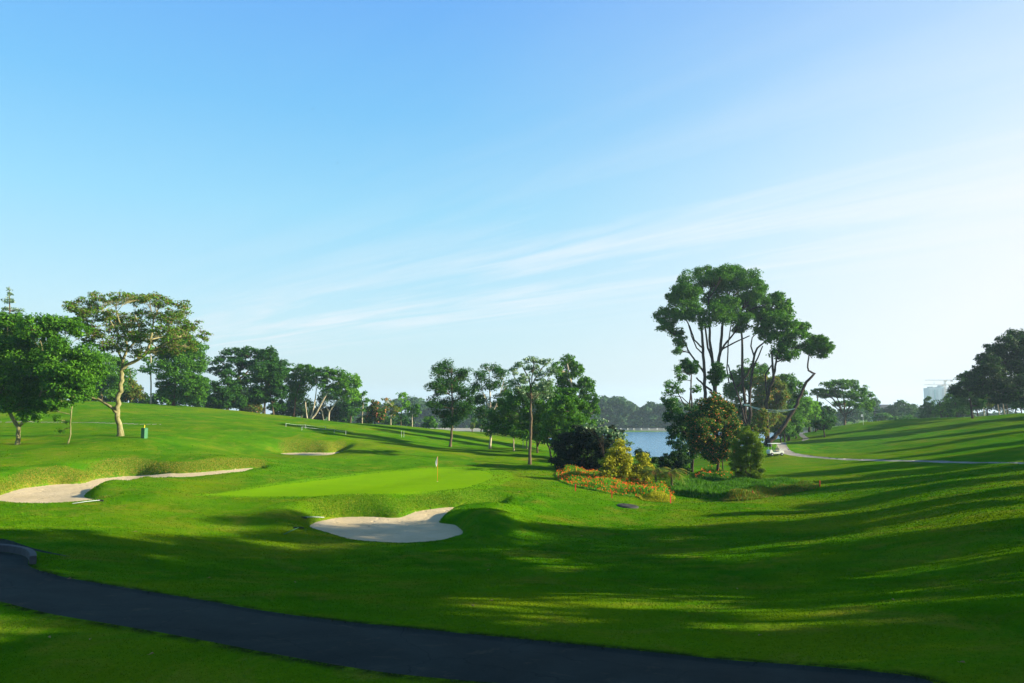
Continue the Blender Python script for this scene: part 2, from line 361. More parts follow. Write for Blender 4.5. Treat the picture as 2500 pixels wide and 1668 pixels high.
def watermat():
    m, t, o = newmat('water'); T = NT(t); pos = T.n('ShaderNodeNewGeometry').outputs['Position']
    mp = T.n('ShaderNodeMapping'); mp.inputs['Scale'].default_value = (.6, 1.0, 1); T.l(pos, mp.inputs[0])
    h = T.math('ADD', T.noise(.9, 5, .65, mp.outputs[0], .3), T.math('MULTIPLY', T.noise(.08, 3, .5, pos), 1.5))
    p = principled(T, o, (.075, .20, .32), .24, T.bump(h, .9, .55), .5); return m
M['water'] = watermat()
def leafmat(name, c1, c2, c3=None, p3=.0, trans=.3, rough=.55):
    m, t, o = newmat(name); T = NT(t)
    ge = T.n('ShaderNodeNewGeometry'); rnd_ = ge.outputs['Random Per Island']
    f = T.noise(.55, 3, .6, ge.outputs['Position'])
    c = T.mix(T.math('ADD', T.math('MULTIPLY', rnd_, .65), T.math('MULTIPLY', T.ramp(f, .35, .65), .35)), c1, c2)
    if c3:
        r2 = T.math('FRACT', T.math('MULTIPLY', rnd_, 17.31))
        c = T.mix(T.ramp(r2, max(0, 1-p3-.02), 1-p3+.001), c, c3)
    p = T.n('ShaderNodeBsdfPrincipled'); T.l(c, p.inputs['Base Color']); p.inputs['Roughness'].default_value = .62
    p.inputs['Specular IOR Level'].default_value = .12
    tr = T.n('ShaderNodeBsdfTranslucent'); T.l(T.mix(.5, c, T.mix(1.0, c, (1.5, 1.7, .5), 'MULTIPLY')), tr.inputs[0])
    ms = T.n('ShaderNodeMixShader'); ms.inputs[0].default_value = trans; T.l(p.outputs[0], ms.inputs[1]); T.l(tr.outputs[0], ms.inputs[2])
    T.l(ms.outputs[0], o.inputs[0]); return m
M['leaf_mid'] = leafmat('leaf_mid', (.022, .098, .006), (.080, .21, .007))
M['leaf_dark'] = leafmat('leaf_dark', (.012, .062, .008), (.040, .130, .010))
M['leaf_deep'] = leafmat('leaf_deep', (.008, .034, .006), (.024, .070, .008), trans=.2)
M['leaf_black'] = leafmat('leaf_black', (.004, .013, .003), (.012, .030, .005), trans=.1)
M['leaf_bright'] = leafmat('leaf_bright', (.065, .19, .012), (.15, .33, .02), trans=.4)
M['leaf_olive'] = leafmat('leaf_olive', (.06, .12, .012), (.15, .20, .02), (.28, .14, .03), .12)
M['leaf_brown'] = leafmat('leaf_brown', (.05, .13, .010), (.13, .21, .015), (.19, .12, .06), .30, .3)
M['leaf_silver'] = leafmat('leaf_silver', (.05, .12, .05), (.16, .26, .14), (.38, .46, .34), .18)
M['leaf_yellow'] = leafmat('leaf_yellow', (.13, .16, .008), (.33, .32, .012), (.50, .44, .03), .25)
M['leaf_flower'] = leafmat('leaf_flower', (.03, .085, .01), (.07, .15, .015), (.62, .19, .05), .22)
M['leaf_flower2'] = leafmat('leaf_flower2', (.05, .11, .01), (.45, .32, .02), (.70, .20, .09), .30)
M['leaf_pink'] = leafmat('leaf_pink', (.03, .09, .012), (.07, .14, .015), (.45, .16, .10), .14)
M['leaf_bamboo'] = leafmat('leaf_bamboo', (.06, .13, .008), (.15, .22, .012), trans=.35)
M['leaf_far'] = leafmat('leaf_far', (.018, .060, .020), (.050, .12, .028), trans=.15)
M['turf_rough'] = leafmat('turf_rough', (.035, .14, .004), (.14, .30, .006), (.30, .32, .03), .12); M['turf_dry'] = leafmat('turf_dry', (.055, .15, .004), (.17, .20, .010), (.36, .24, .04), .22)
M['petal'] = leafmat('petal', (.80, .09, .01), (.85, .20, .015), (.75, .05, .06), .2, trans=.3)
def bark(name, c1, c2, sc=6):
    m, t, o = newmat(name); T = NT(t); tc = T.n('ShaderNodeNewGeometry').outputs['Position']
    mp = T.n('ShaderNodeMapping'); mp.inputs['Scale'].default_value = (1, 1, .3); T.l(tc, mp.inputs[0])
    f = T.noise(sc, 6, .7, mp.outputs[0], .5)
    principled(T, o, T.mix(T.ramp(f, .35, .65), c1, c2), .9, T.bump(f, .8, .04), .1); return m
M['bark'] = bark('bark', (.06, .045, .03), (.17, .13, .085)); M['bark_pale'] = bark('bark_pale', (.20, .16, .11), (.52, .45, .34), 4)
M['bark_dark'] = bark('bark_dark', (.025, .02, .017), (.075, .055, .045)); M['bark_moss'] = bark('bark_moss', (.09, .10, .025), (.32, .28, .16), 3)
M['bark_red'] = bark('bark_red', (.08, .04, .03), (.20, .11, .08))

# ------------------------------------------------------------------ mesh building
def mesh_from(name, verts, faces, mat, smooth=False):
    me = bpy.data.meshes.new(name)
    verts = np.asarray(verts, np.float32)
    if isinstance(faces, np.ndarray):
        k = faces.shape[1]
        me.vertices.add(len(verts)); me.vertices.foreach_set('co', verts.ravel())
        me.loops.add(faces.size); me.loops.foreach_set('vertex_index', faces.ravel().astype(np.int32))
        me.polygons.add(len(faces)); me.polygons.foreach_set('loop_start', np.arange(0, faces.size, k, dtype=np.int32))
        me.polygons.foreach_set('loop_total', np.full(len(faces), k, np.int32))
        me.update(calc_edges=True)
    else:
        me.from_pydata(verts.tolist(), [], faces)
    if smooth: me.polygons.foreach_set('use_smooth', np.ones(len(me.polygons), bool))
    if mat is not None: me.materials.append(mat)
    return me
def link(name, me, parent=None, loc=None):
    o = bpy.data.objects.new(name, me); COL.objects.link(o)
    if parent: o.parent = parent
    if loc is not None: o.location = loc
    return o
def tag(o, label, cat=None, group=None, kind=None):
    o['label'] = label
    if cat: o['category'] = cat
    if group: o['group'] = group
    if kind: o['kind'] = kind
    return o
def thing(name, loc, label, cat, group=None, rz=0):
    o = bpy.data.objects.new(name, None); COL.objects.link(o); o.location = loc; o.rotation_euler = (0, 0, rz)
    o.empty_display_size = .5
    return tag(o, label, cat, group)
class MB:
    def __init__(s): s.v = []; s.f = []; s.n = 0
    def add(s, v, f):
        s.v.extend([tuple(map(float, p)) for p in v]); s.f.extend([tuple(int(i)+s.n for i in q) for q in f]); s.n += len(v); return s
    def tube(s, pts, rad, k=7, cap=True):
        pts = [np.asarray(p, float) for p in pts]
        if len(pts) < 2: return s
        T = []
        for i in range(len(pts)):
            a = pts[max(i-1, 0)]; b = pts[min(i+1, len(pts)-1)]; t = b-a; T.append(t/(np.linalg.norm(t)+1e-9))
        ref = np.array([0.3, 1, 0.1]) if abs(T[0][1]) < .9 else np.array([1, 0, 0.])
        v = []; f = []
        for p, t, r in zip(pts, T, rad):
            u = np.cross(t, ref); u /= np.linalg.norm(u)+1e-9; w_ = np.cross(t, u)
            for j in range(k):
                a = 2*math.pi*j/k; v.append(p + r*(math.cos(a)*u+math.sin(a)*w_))
        for i in range(len(pts)-1):
            for j in range(k):
                a = i*k+j; b = i*k+(j+1) % k; f.append((a, b, b+k, a+k))
        if cap: f.append(tuple(range(k-1, -1, -1))); f.append(tuple(range((len(pts)-1)*k, len(pts)*k)))
        return s.add(v, f)
    def box(s, c, d, rz=0, tap=1.0):
        cx, cy, cz = c; dx, dy, dz = (q/2 for q in d); v = []
        for z, q in ((-dz, 1), (dz, tap)):
            for x, y in ((-dx, -dy), (dx, -dy), (dx, dy), (-dx, dy)):
                x *= q; y *= q
                v.append((cx+x*math.cos(rz)-y*math.sin(rz), cy+x*math.sin(rz)+y*math.cos(rz), cz+z))
        return s.add(v, [(3, 2, 1, 0), (4, 5, 6, 7), (0, 1, 5, 4), (1, 2, 6, 5), (2, 3, 7, 6), (3, 0, 4, 7)])
    def prism(s, prof, y0, y1):       # profile in x,z extruded along y
        n = len(prof); v = [(x, y0, z) for x, z in prof]+[(x, y1, z) for x, z in prof]
        f = [(i, (i+1) % n, (i+1) % n+n, i+n) for i in range(n)]+[tuple(range(n-1, -1, -1)), tuple(range(n, 2*n))]
        return s.add(v, f)
    def build(s, name, mat, parent=None, smooth=False, loc=None, bevel=0):
        me = mesh_from(name, np.array(s.v).reshape(-1, 3), s.f, mat, smooth)
        o = link(name, me, parent, loc)
        if bevel:
            b = o.modifiers.new('bevel', 'BEVEL'); b.width = bevel; b.segments = 2; b.limit_method = 'ANGLE'
        return o

# ------------------------------------------------------------------ ground sheet split into its surfaces
phi = np.concatenate([np.linspace(-math.pi, R(-60), 28), np.linspace(R(-58), R(-41), 34), np.arange(R(-40.8), R(40.8), R(.095)), np.linspace(R(41), R(58), 34), np.linspace(R(60), math.pi, 28)])
rad = np.concatenate([[1.0, 3, 5, 7, 8.5, 9.5], np.exp(np.arange(math.log(10.3), math.log(37), .0050)), np.exp(np.arange(math.log(37.1), math.log(92), .0026)), np.exp(np.arange(math.log(92.4), math.log(135), .0056)), np.exp(np.arange(math.log(135.5), math.log(260), .0095)), np.geomspace(263, 1900, 60)])
PH, RA = np.meshgrid(phi, rad)
GX = RA*np.sin(PH); GY_ = RA*np.cos(PH)
SNAP = [green, path1, drain, path2, path3] + [b['poly'] for b in BUNK]
def dpoly(x, y, i): 
    d = sdf(x, y, SNAP[i]); return d + (wob(x, y) if i > 4 else 0)
for i, pl in enumerate(SNAP):
    lo = pl.min(0)-.6; hi = pl.max(0)+.6
    m = (GX > lo[0]) & (GX < hi[0]) & (GY_ > lo[1]) & (GY_ < hi[1])
    x = GX[m]; y = GY_[m]; d = dpoly(x, y, i); e = .01
    gx = (dpoly(x+e, y, i)-d)/e; gy = (dpoly(x, y+e, i)-d)/e; gn = np.hypot(gx, gy)+1e-6; gx /= gn; gy /= gn
    rr_ = np.hypot(x, y); ur = (gx*x+gy*y)/rr_; ut = (gx*y-gy*x)/rr_
    thr = .55*(rr_*np.where((rr_ > 37) & (rr_ < 92), .0026, .0056)*np.abs(ur) + rr_*.00166*np.abs(ut))
    k = np.abs(d) < thr
    x[k] -= d[k]*gx[k]; y[k] -= d[k]*gy[k]; GX[m] = x; GY_[m] = y
GZ = ground(GX, GY_)
nr_, nc_ = GX.shape
V = np.stack([GX, GY_, GZ], -1).reshape(-1, 3)
idx = np.arange(nr_*nc_).reshape(nr_, nc_)
Fq = np.stack([idx[:-1, :-1], idx[:-1, 1:], idx[1:, 1:], idx[1:, :-1]], -1).reshape(-1, 4)[:, ::-1]
Cx = V[Fq].mean(1)
def inside(poly, jag=0):
    lo = poly.min(0)-.5; hi = poly.max(0)+.5; o = np.zeros(len(Cx), bool)
    m = (Cx[:, 0] > lo[0]) & (Cx[:, 0] < hi[0]) & (Cx[:, 1] > lo[1]) & (Cx[:, 1] < hi[1])
    x = Cx[m, 0]; y = Cx[m, 1]; d = sdf(x, y, poly)
    o[m] = d + (wob(x, y) if jag else 0) < 0
    return o
cls = np.zeros(len(Fq), int)
cls[inside(green)] = 1
for b in BUNK: b['m'] = inside(b['poly'], .06)
if True:
    b = BUNK[0]; b['sand'] = smooth_poly([ray_plane(x, y, b['a'], b['b'], b['Y0']) for x, y in b['px'][:11]+[(1120,1241),(1104,1250)]+b['px'][17:]], 2); b['m'] &= inside(b['sand'])
    b = BUNK[1]; b['m'] &= Cx[:, 0] < ray_plane(590, 1150, b['a']-.4, b['b'], b['Y0'])[0]
cls[inside(path1)] = 3; cls[inside(drain)] = 4; cls[inside(path2)] = 5; cls[inside(path3)] = 6; cls[inside(path4)] = 10
for i, b in enumerate(BUNK): cls[b['m']] = 7+i
def face(x, y, b):
    """1 on the slope that faces the eye behind a bunker, 0 on its near lip and nose"""
    p_ = b['poly']; q_ = np.hypot(x, y); ux = x/q_; uy = y/q_; o_ = sdf(x-.7*ux, y-.7*uy, p_)
    for k in (1.4, 2.1, 2.8): o_ = np.minimum(o_, sdf(x-k*ux, y-k*uy, p_))
    o_ = np.clip((.35-o_)/.7, 0, 1)
    for (px, D, rx, ry, hh) in MOUND:
        x0, y0, _ = hp(px, D, 0); o_ = o_*np.clip((np.hypot((x-x0)/rx, (y-y0)/ry)-1.0)/.5, 0, 1) if hh > .5 else o_
    return o_
rough_v = np.zeros(len(V)); fr_v = np.zeros(len(V))
for b, wd, amt in zip(BUNK, (2.4, 3.6, 2.9), (.30, 1.0, .8)):
    lo, hi = b['box']; m = (V[:, 0] > lo[0]) & (V[:, 0] < hi[0]) & (V[:, 1] > lo[1]) & (V[:, 1] < hi[1])
    x = V[m, 0]; y = V[m, 1]; d = sdf(x, y, b['poly'])
    # the dry face is the one behind the sand: compare with a point a little nearer the camera
    rough_v[m] = np.maximum(rough_v[m], .7*1.25*amt*face(x, y, b)*np.clip((wd-d)/1.2, 0, 1)*(d > 0))
lo = fringe.min(0)-1; hi = fringe.max(0)+1
m = (V[:, 0] > lo[0]) & (V[:, 0] < hi[0]) & (V[:, 1] > lo[1]) & (V[:, 1] < hi[1])
fr_v[m] = np.clip(-sdf(V[m, 0], V[m, 1], fringe)/.25, 0, 1)
soil_v = np.zeros(len(V))
lo = path1.min(0)-1; hi = path1.max(0)+1; m = (V[:, 0] > lo[0]) & (V[:, 0] < hi[0]) & (V[:, 1] > lo[1]) & (V[:, 1] < hi[1])
for q_ in ((42,1085),(165,1083),(293,1065),(1098,1091),(1196,1096),(1293,1134),(1254,1101)):
    s_ = G(*q_); dd = np.hypot(V[:, 0]-s_[0]-.2, V[:, 1]-s_[1]); soil_v = np.maximum(soil_v, .75*np.clip((1.15-dd)/.8, 0, 1))
soil_v[m] = np.clip((.34-sdf(V[m, 0], V[m, 1], path1))/.22, 0, 1)
names = {0: ('ground', 'grass', 'mown grass lawns of the golf course rolling down to the lake', 'ground'),
         1: ('putting_green', 'green', 'smooth pale green putting surface around the flagstick', 'putting green'),
         3: ('cart_path', 'asphalt', 'dark asphalt cart path curving through the shaded foreground', 'path'),
         4: ('drain_channel', 'asphalt', 'narrow dark drain strip in the grass above the kerb wall', 'drain'),
         5: ('cart_path', 'path', 'pale far cart path bending right past the parked golf cart', 'path'),
         6: ('cart_path', 'path', 'pale S-bend of cart path among the far trees', 'path'),
         10: ('cart_path', 'path', 'thin pale path line crossing the left hillside behind the near trees', 'path'),
         7: ('sand_bunker', 'sand', 'pale sand of the front bunker below the putting green', 'bunker'),
         8: ('sand_bunker', 'sand', 'pale sand of the long left bunker below the dry bank', 'bunker'),
         9: ('sand_bunker', 'sand', 'small sliver of sand in the far bunker behind the green', 'bunker')}
for k, (nm, mt, lb, ct) in names.items():
    fs = Fq[cls == k]
    if not len(fs): print('EMPTY', k); continue
    used, inv = np.unique(fs, return_inverse=True)
    me = mesh_from(nm, V[used], inv.reshape(-1, 4), M[mt], True)
    if k == 0:
        a = me.attributes.new('rough', 'FLOAT', 'POINT'); a.data.foreach_set('value', rough_v[used].astype(np.float32))
        a = me.attributes.new('soil', 'FLOAT', 'POINT'); a.data.foreach_set('value', soil_v[used].astype(np.float32))
        a = me.attributes.new('fringe', 'FLOAT', 'POINT'); a.data.foreach_set('value', fr_v[used].astype(np.float32))
    tag(link(nm, me), lb, ct, kind='structure')
# lake
wv = [(-900, 150, 0), (320, 150, 0), (320, 620, 0), (-900, 620, 0)]
tag(link('water', mesh_from('water', wv, [(0, 1, 2, 3)], M['water'])), 'calm blue lake between the trees and the far wooded shore', 'lake', kind='structure')

# ------------------------------------------------------------------ trees
def leaves_mesh(cent, size, nrm_bias=None, elong=1.9, droop=0.0):
    n = len(cent)
    d = nr.normal(size=(n, 3)); d[:, 2] = np.abs(d[:, 2])*.8+.15
    if nrm_bias is not None: d += nrm_bias*1.1
    d /= np.linalg.norm(d, axis=1)[:, None]
    t = nr.normal(size=(n, 3)); t[:, 2] -= droop; t -= (t*d).sum(1)[:, None]*d; t /= np.linalg.norm(t, axis=1)[:, None]+1e-9
    b = np.cross(d, t)
    s = (size*nr.uniform(.6, 1.35, n))[:, None]
    v = np.stack([cent-t*s, cent+b*s/elong, cent+t*s, cent-b*s/elong], 1).reshape(-1, 3)
    f = np.arange(4*n).reshape(n, 4)
    return v, f
def crown_points(blobs, cover, size, clump=.36, flat=.75, shell=.45):
    """blobs: list of (centre, (rx, ry, rz)); returns leaf points, outward normals, clump centres per blob"""
    P_, Nn, CC = [], [], []
    for c, r in blobs:
        c = np.asarray(c); r = np.asarray(r); Rm = float((r[0]*r[2])**.5)
        cr_ = max(clump*Rm, .35)
        ncl = int(max(7, 1.05*(r[0]*r[1]+r[0]*r[2]+r[1]*r[2])/(cr_**2)))
        ncl = min(ncl, 90)
        d = nr.normal(size=(ncl, 3)); d /= np.linalg.norm(d, axis=1)[:, None]
        q = nr.uniform(shell**3, 1, ncl)**(1/3)
        cc = c + d*q[:, None]*(r-cr_*.55*np.array([1, 1, flat]))
        area = math.pi*r[0]*r[2]
        nl = int(cover*1.8*area/(2*size*size/1.9)); per = np.maximum(3, (nr.uniform(.5, 1.5, ncl)*nl/ncl).astype(int))
        k = np.repeat(np.arange(ncl), per); n = len(k)
        e = nr.normal(size=(n, 3)); e[:, 2] = e[:, 2]*.8+.25; e /= np.linalg.norm(e, axis=1)[:, None]
        rr = nr.uniform(.25, 1, n)**.5*nr.uniform(.8, 1.2, n)
        sc = (cr_*nr.uniform(.75, 1.3, ncl))[k]
        p = cc[k] + e*(rr*sc)[:, None]*np.array([1, 1, flat])
        P_.append(p); Nn.append(e); CC.append(cc)
    return np.concatenate(P_), np.concatenate(Nn), CC
def curve(a, b, n=5, sag=.12, side=.1):
    a = np.asarray(a, float); b = np.asarray(b, float); Ld = np.linalg.norm(b-a)
    off = nr.normal(size=3)*side*Ld; off[2] = sag*Ld
    return [a+(b-a)*t + off*math.sin(math.pi*t) for t in np.linspace(0, 1, n)]
TREES = {}
def tree(name, label, base, D, trunks, blobs, leaf='leaf_mid', barkm='bark', size=None, cover=3.0, twigs=6, clump=.36, flat=.75, group=None,
         cat='tree', shell=.45, limb=None, elong=1.9, droop=0, leaf2=None, part='crown', z0=None, key=None, depth=1.0, bias=1.0, ground_at=True):
    """base pixel, depth D; trunks: lists of (px, py, r_px); blobs: (px, py, rx, ry[, depth offset m]) in photo pixels"""
    if D is None: b0 = G(*base); D = float(b0[1])
    else:
        b0 = W(base[0], base[1], D)
        if ground_at: b0[2] = gz(b0[0], b0[1])
    pm = D/F
    size = (size or max(.12, .00155*D))*.88
    o = thing(name, tuple(b0), label, cat, group)
    tb = MB(); nodes = []
    for tr in trunks:
        jit = nr.normal(0, .012*D/20, size=len(tr))
        pts = [W(p[0], p[1], D + (p[3] if len(p) > 3 else 0)) for p in tr]
        rs = [p[2]*pm*.66 for p in tr]
        if abs(tr[0][1]-base[1]) < 4: pts[0] = np.array([pts[0][0], pts[0][1], b0[2]-.25])
        # resample with a small wobble
        q, qr = [], []
        for i in range(len(pts)-1):
            for t in (0, .33, .66): q.append(pts[i]*(1-t)+pts[i+1]*t + (nr.normal(size=3)*rs[i]*.22 if (i or t) else 0)); qr.append(rs[i]*(1-t)+rs[i+1]*t)
        q.append(pts[-1]); qr.append(rs[-1])
        if abs(tr[0][1]-base[1]) < 4: qr[0] *= 1.45; qr[1] *= 1.1
        q = [p-b0 for p in q]
        tb.tube(q, qr, 8)
        nodes += [(p, r_) for p, r_ in zip(q[len(q)//3:], qr[len(q)//3:])]
    bl = []
    xs_ = [b[0]-b[2]*.5 for b in blobs]+[b[0]+b[2]*.5 for b in blobs]; xm = (min(xs_)+max(xs_))/2; hw = (max(xs_)-min(xs_))/2
    if name == 'giant_tree': blobs = [(b[0], b[1], b[2]*1.13, b[3]*1.1) for b in blobs]
    for b in blobs:
        c = W(b[0], b[1], D + (b[4] if len(b) > 4 else nr.uniform(-1, 1)*.6*math.sqrt(max(0, hw*hw-(b[0]-xm)**2))*pm)) - b0
        bl.append((c, (b[2]*pm, .5*(b[2]+b[3])*pm*depth, b[3]*pm)))
    P_, Nn, CC = crown_points(bl, cover, size, clump, flat, shell)
    if not nodes: nodes = [(np.array([0, 0, 0.]), .05)]
    npos = np.array([p for p, _ in nodes]); nrad = np.array([r_ for _, r_ in nodes])
    for (c, r), cc in zip(bl, CC):
        tgt = c - np.array([0, 0, r[2]*.3])
        dist = np.linalg.norm(npos-tgt, axis=1) + np.maximum(0, npos[:, 2]-tgt[2])*2.0 - nrad*1.0
        k = int(dist.argmin()); lr = min(nrad[k]*.7, max(.035, .055*np.linalg.norm(npos[k]-tgt)**.8)) if limb is None else limb*pm
        cv = curve(npos[k], tgt, 6, .06, .07); tb.tube(cv, np.linspace(lr, lr*.45, 6), 6, False)
        sel = nr.permutation(len(cc))[:twigs]
        for j in sel:
            s_ = cv[int(nr.integers(1, 6))]
            tb.tube(curve(s_, cc[j], 4, .05, .10), np.linspace(lr*.42, lr*.12, 4), 4, False)
    tb.build('trunk', M[barkm], o, True)
    v, f = leaves_mesh(P_, size, Nn*bias, elong, droop)
    link(part, mesh_from(part, v, f, M[leaf]), o)
    if leaf2:                     # blossom, new leaves or lighter coloured leaves, scattered at random over the crown
        m2, frac, prt = leaf2
        kk = nr.random(len(P_)) < frac
        v, f = leaves_mesh(P_[kk]+Nn[kk]*size*.8, size*.8, Nn[kk], 1.4)
        link(prt, mesh_from(prt, v, f, M[m2]), o)
    if key: TREES[key] = o
    return o
def copy_tree(src, loc, rz, sc, label, group=None):
    r = src.copy(); COL.objects.link(r); r.location = loc; r.rotation_euler = (0, 0, rz); r.scale = (sc, sc, sc)
    r['label'] = label
    if group: r['group'] = group
    for ch in src.children:
        c = ch.copy(); COL.objects.link(c); c.parent = r
    return r
# ---- left group
tree('broadleaf_tree', 'dark spreading tree with a low forked trunk at the left edge', (42,1085), None,
     [[(42,1085,8),(44,1060,7),(46,1042,7),(30,1020,6),(10,985,5.5),(-10,940,4),(10,890,3)], [(46,1042,6),(66,1020,5),(85,1000,4.5),(100,960,3.5),(110,900,3)]],
     [(20,830,75,62),(-50,870,80,80),(110,830,75,58),(165,880,75,60),(60,900,90,60),(120,940,85,50),(0,960,75,42),(60,975,70,28),(215,905,50,50),(180,800,45,26),(80,1015,38,18),(65,1000,30,22),(0,940,60,50),(30,985,50,26),(100,985,45,24),(150,970,45,30),(200,955,40,30),(20,790,50,30),(90,800,55,32),(140,795,45,28),(170,930,60,50)],
     leaf='leaf_mid', barkm='bark_moss', cover=2.7, size=.15, twigs=9, key='left', leaf2=('leaf_bright', .08, 'young_leaves'))
tree('leafy_sapling', 'thin crooked sapling with a bare stem and a few low leaves', (165,1083), None,
     [[(165,1083,2.6),(172,1060,2.3),(172,1035,2.2),(175,1000,2),(179,970,1.8),(182,945,1.2)]],
     [(165,1030,10,7),(148,1053,9,8),(138,1022,18,9),(125,1000,16,12),(150,990,22,9)], leaf='leaf_mid', barkm='bark_moss', cover=1.5, size=.13, twigs=3, cat='sapling')
tree('umbrella_tree', 'tall open umbrella tree with pale mossy trunk and half bare crown', (293,1065), None,
     [[(293,1065,11),(291,1035,9),(287,1005,9),(286,975,8.5),(295,955,8),(297,930,7.5),(296,905,7),(310,890,6.5),(335,880,6),(355,865,5.5),(365,840,4.5),(372,810,3.5),(375,780,2.5)],
      [(287,1008,7),(270,992,6),(240,975,5.5),(212,968,5),(185,962,3.5),(175,955,2.5)],
      [(296,905,5),(300,880,5),(310,855,4.5),(308,825,3.8),(295,795,3),(285,765,2)],
      [(300,885,4),(285,850,3.5),(290,815,3),(270,785,2.5),(250,760,2)],
      [(310,855,4),(330,835,3.5),(340,800,3),(330,770,2)],[(355,865,4),(385,850,3.2),(420,830,2.5),(455,825,1.6)],[(290,850,3),(255,825,2.5),(225,800,2),(200,775,1.4)]],
     [(180,742,30,14),(225,735,38,17),(268,733,34,16),(315,735,36,18),(355,727,32,16),(400,738,36,18),(432,765,36,18),(395,775,40,16),(470,795,32,18),(497,822,20,16),(440,815,38,18),(210,775,36,18),(255,775,34,15),(305,775,36,14),(350,765,34,14),(205,800,30,12),(400,805,30,18),(470,845,22,18),(385,860,24,14),(200,760,30,16),(240,810,40,24),(300,815,46,26),(350,825,46,26),(270,845,40,22),(330,860,34,18),(420,845,40,24),(170,755,18,12),(230,720,20,10),(380,722,24,10),(290,722,30,12),(335,728,34,14),(445,745,26,14),(250,760,40,18),(290,790,40,18),(340,790,40,18),(380,820,36,20),(190,790,26,18),(420,780,36,18),(215,830,26,16)],
     leaf='leaf_brown', barkm='bark_moss', cover=1.15, size=.115, twigs=24, clump=.34, flat=.5, shell=.2, leaf2=('leaf_bright', .30, 'young_leaves'))
tree('conifer_tree', 'tall feathery conifer rising above the dark trees in the far left corner', (25,985), 140,
     [[(25,985,5),(25,850,4),(24,760,2.5),(22,700,1)]],
     [(22,712,9,12),(20,735,18,10),(25,755,22,9),(10,770,24,9),(38,772,20,8),(25,795,30,12),(50,760,12,8)], leaf='leaf_silver', barkm='bark', cover=1.2, size=.2, twigs=5, flat=.5, droop=.8)
for (bx, by, D, bl, lf, lb) in [
    (70, 985, 138, [(60,850,50,50),(90,900,60,50),(50,930,50,40),(100,870,45,40)], 'leaf_dark', 'dark full tree behind the forked tree at the left edge'),
    (175, 985, 140, [(160,880,55,45),(190,920,50,40),(150,940,45,35)], 'leaf_dark', 'dark tree on the ridge behind the thin sapling'),
    (245, 985, 142, [(235,895,45,45),(262,935,42,38),(230,950,35,28)], 'leaf_mid', 'green tree on the ridge behind the umbrella tree trunk'),
    (110, 985, 146, [(115,900,40,50),(135,945,40,36),(95,950,35,32)], 'leaf_deep', 'very dark tree on the ridge left of the thin sapling'),
    (210, 986, 147, [(205,905,36,44),(215,950,36,34)], 'leaf_dark', 'dark tree on the ridge just right of the thin sapling'),
    (290, 988, 148, [(290,910,34,40),(295,955,30,30)], 'leaf_mid', 'green tree on the ridge hidden behind the umbrella tree trunk base'),
    (20, 982, 146, [(20,900,40,50),(15,950,40,32)], 'leaf_deep', 'very dark tree on the ridge under the conifer'),
    (318, 990, 150, [(310,950,34,28),(335,965,28,22),(290,962,26,22)], 'leaf_olive', 'low olive bush tree just right of the umbrella tree trunk'),
    (-60, 975, 130, [(-60,880,80,70),(-20,850,50,50)], 'leaf_dark', 'dark tree on the ridge at the very left edge')]:
    tree('ridge_tree', lb, (bx,by), D, [[(bx,by,4.5),(bx+3,by-40,4),(bx-2,by-90,3)]], bl, leaf=lf, cover=2.8, group='trees along the left ridge')
tree('slim_tree', 'slim tree with a straight pale trunk and airy crown on the ridge', (368,987), 134,
     [[(368,987,3),(368,950,2.6),(368,910,2.4),(369,870,1.6)]], [(368,880,26,14),(352,900,22,12),(388,893,20,12),(370,905,26,10),(365,855,16,14)], leaf='leaf_bright', barkm='bark_pale', cover=1.5, flat=.45, twigs=8)
tree('columnar_tree', 'dense rounded green tree with short brown trunk on the ridge', (425,991), 136,
     [[(424,991,5),(427,965,4.5),(428,900,4),(430,850,2)]], [(435,820,40,32),(465,850,38,38),(420,855,40,38),(480,890,32,36),(435,905,48,40),(405,930,26,30),(470,935,38,34),(415,960,32,24),(460,965,36,20),(492,955,18,24)],
     leaf='leaf_mid', barkm='bark_red', cover=3.4, key='dense')
tree('conical_tree', 'dark cone shaped evergreen standing under the wide ridge tree', (556,1003), 142,
     [[(555,1003,4),(556,960,4),(557,905,2)]], [(556,918,20,18),(548,945,32,25),(570,955,28,28),(545,975,40,24),(575,980,32,20),(528,985,20,18)], leaf='leaf_dark', barkm='bark_dark', cover=4.2, key='cone')
tree('wide_tree', 'wide dark tree with a domed crown highest of the ridge trees right of centre left', (590,1005), 152,
     [[(590,1005,6),(588,960,5),(582,920,4.5),(590,890,3)], [(585,930,3.5),(560,900,3),(540,885,2)],[(585,925,3.5),(620,895,3)]],
     [(545,885,34,18),(575,865,40,18),(610,862,42,17),(650,872,40,20),(685,895,34,22),(530,905,24,16),(590,890,44,20),(640,900,44,22),(600,925,40,22),(700,915,24,20)], leaf='leaf_dark', cover=2.3, flat=.5, twigs=8)
tree('broadleaf_tree', 'dense dark tree with two trunks right of the cone shaped evergreen', (645,1012), 146,
     [[(645,1012,4),(647,980,3.5),(650,900,2)], [(668,1013,2.6),(664,985,2.4),(655,930,2)]],
     [(655,875,26,28),(640,905,34,30),(675,915,28,34),(645,945,42,32),(685,960,24,30),(630,970,34,26),(675,990,28,16)], leaf='leaf_dark', cover=3.6, barkm='bark', key='dense2')
tree('broadleaf_tree', 'mid green tree with reddish trunk left of the spreading pale trunks', (717,1018), 150,
     [[(717,1018,3.2),(720,985,3),(722,970,2.8),(735,930,2)]], [(735,910,26,22),(720,930,26,22),(750,935,22,22),(730,960,30,20),(712,955,16,22),(752,905,18,16)], leaf='leaf_mid', barkm='bark_red', cover=2.8)
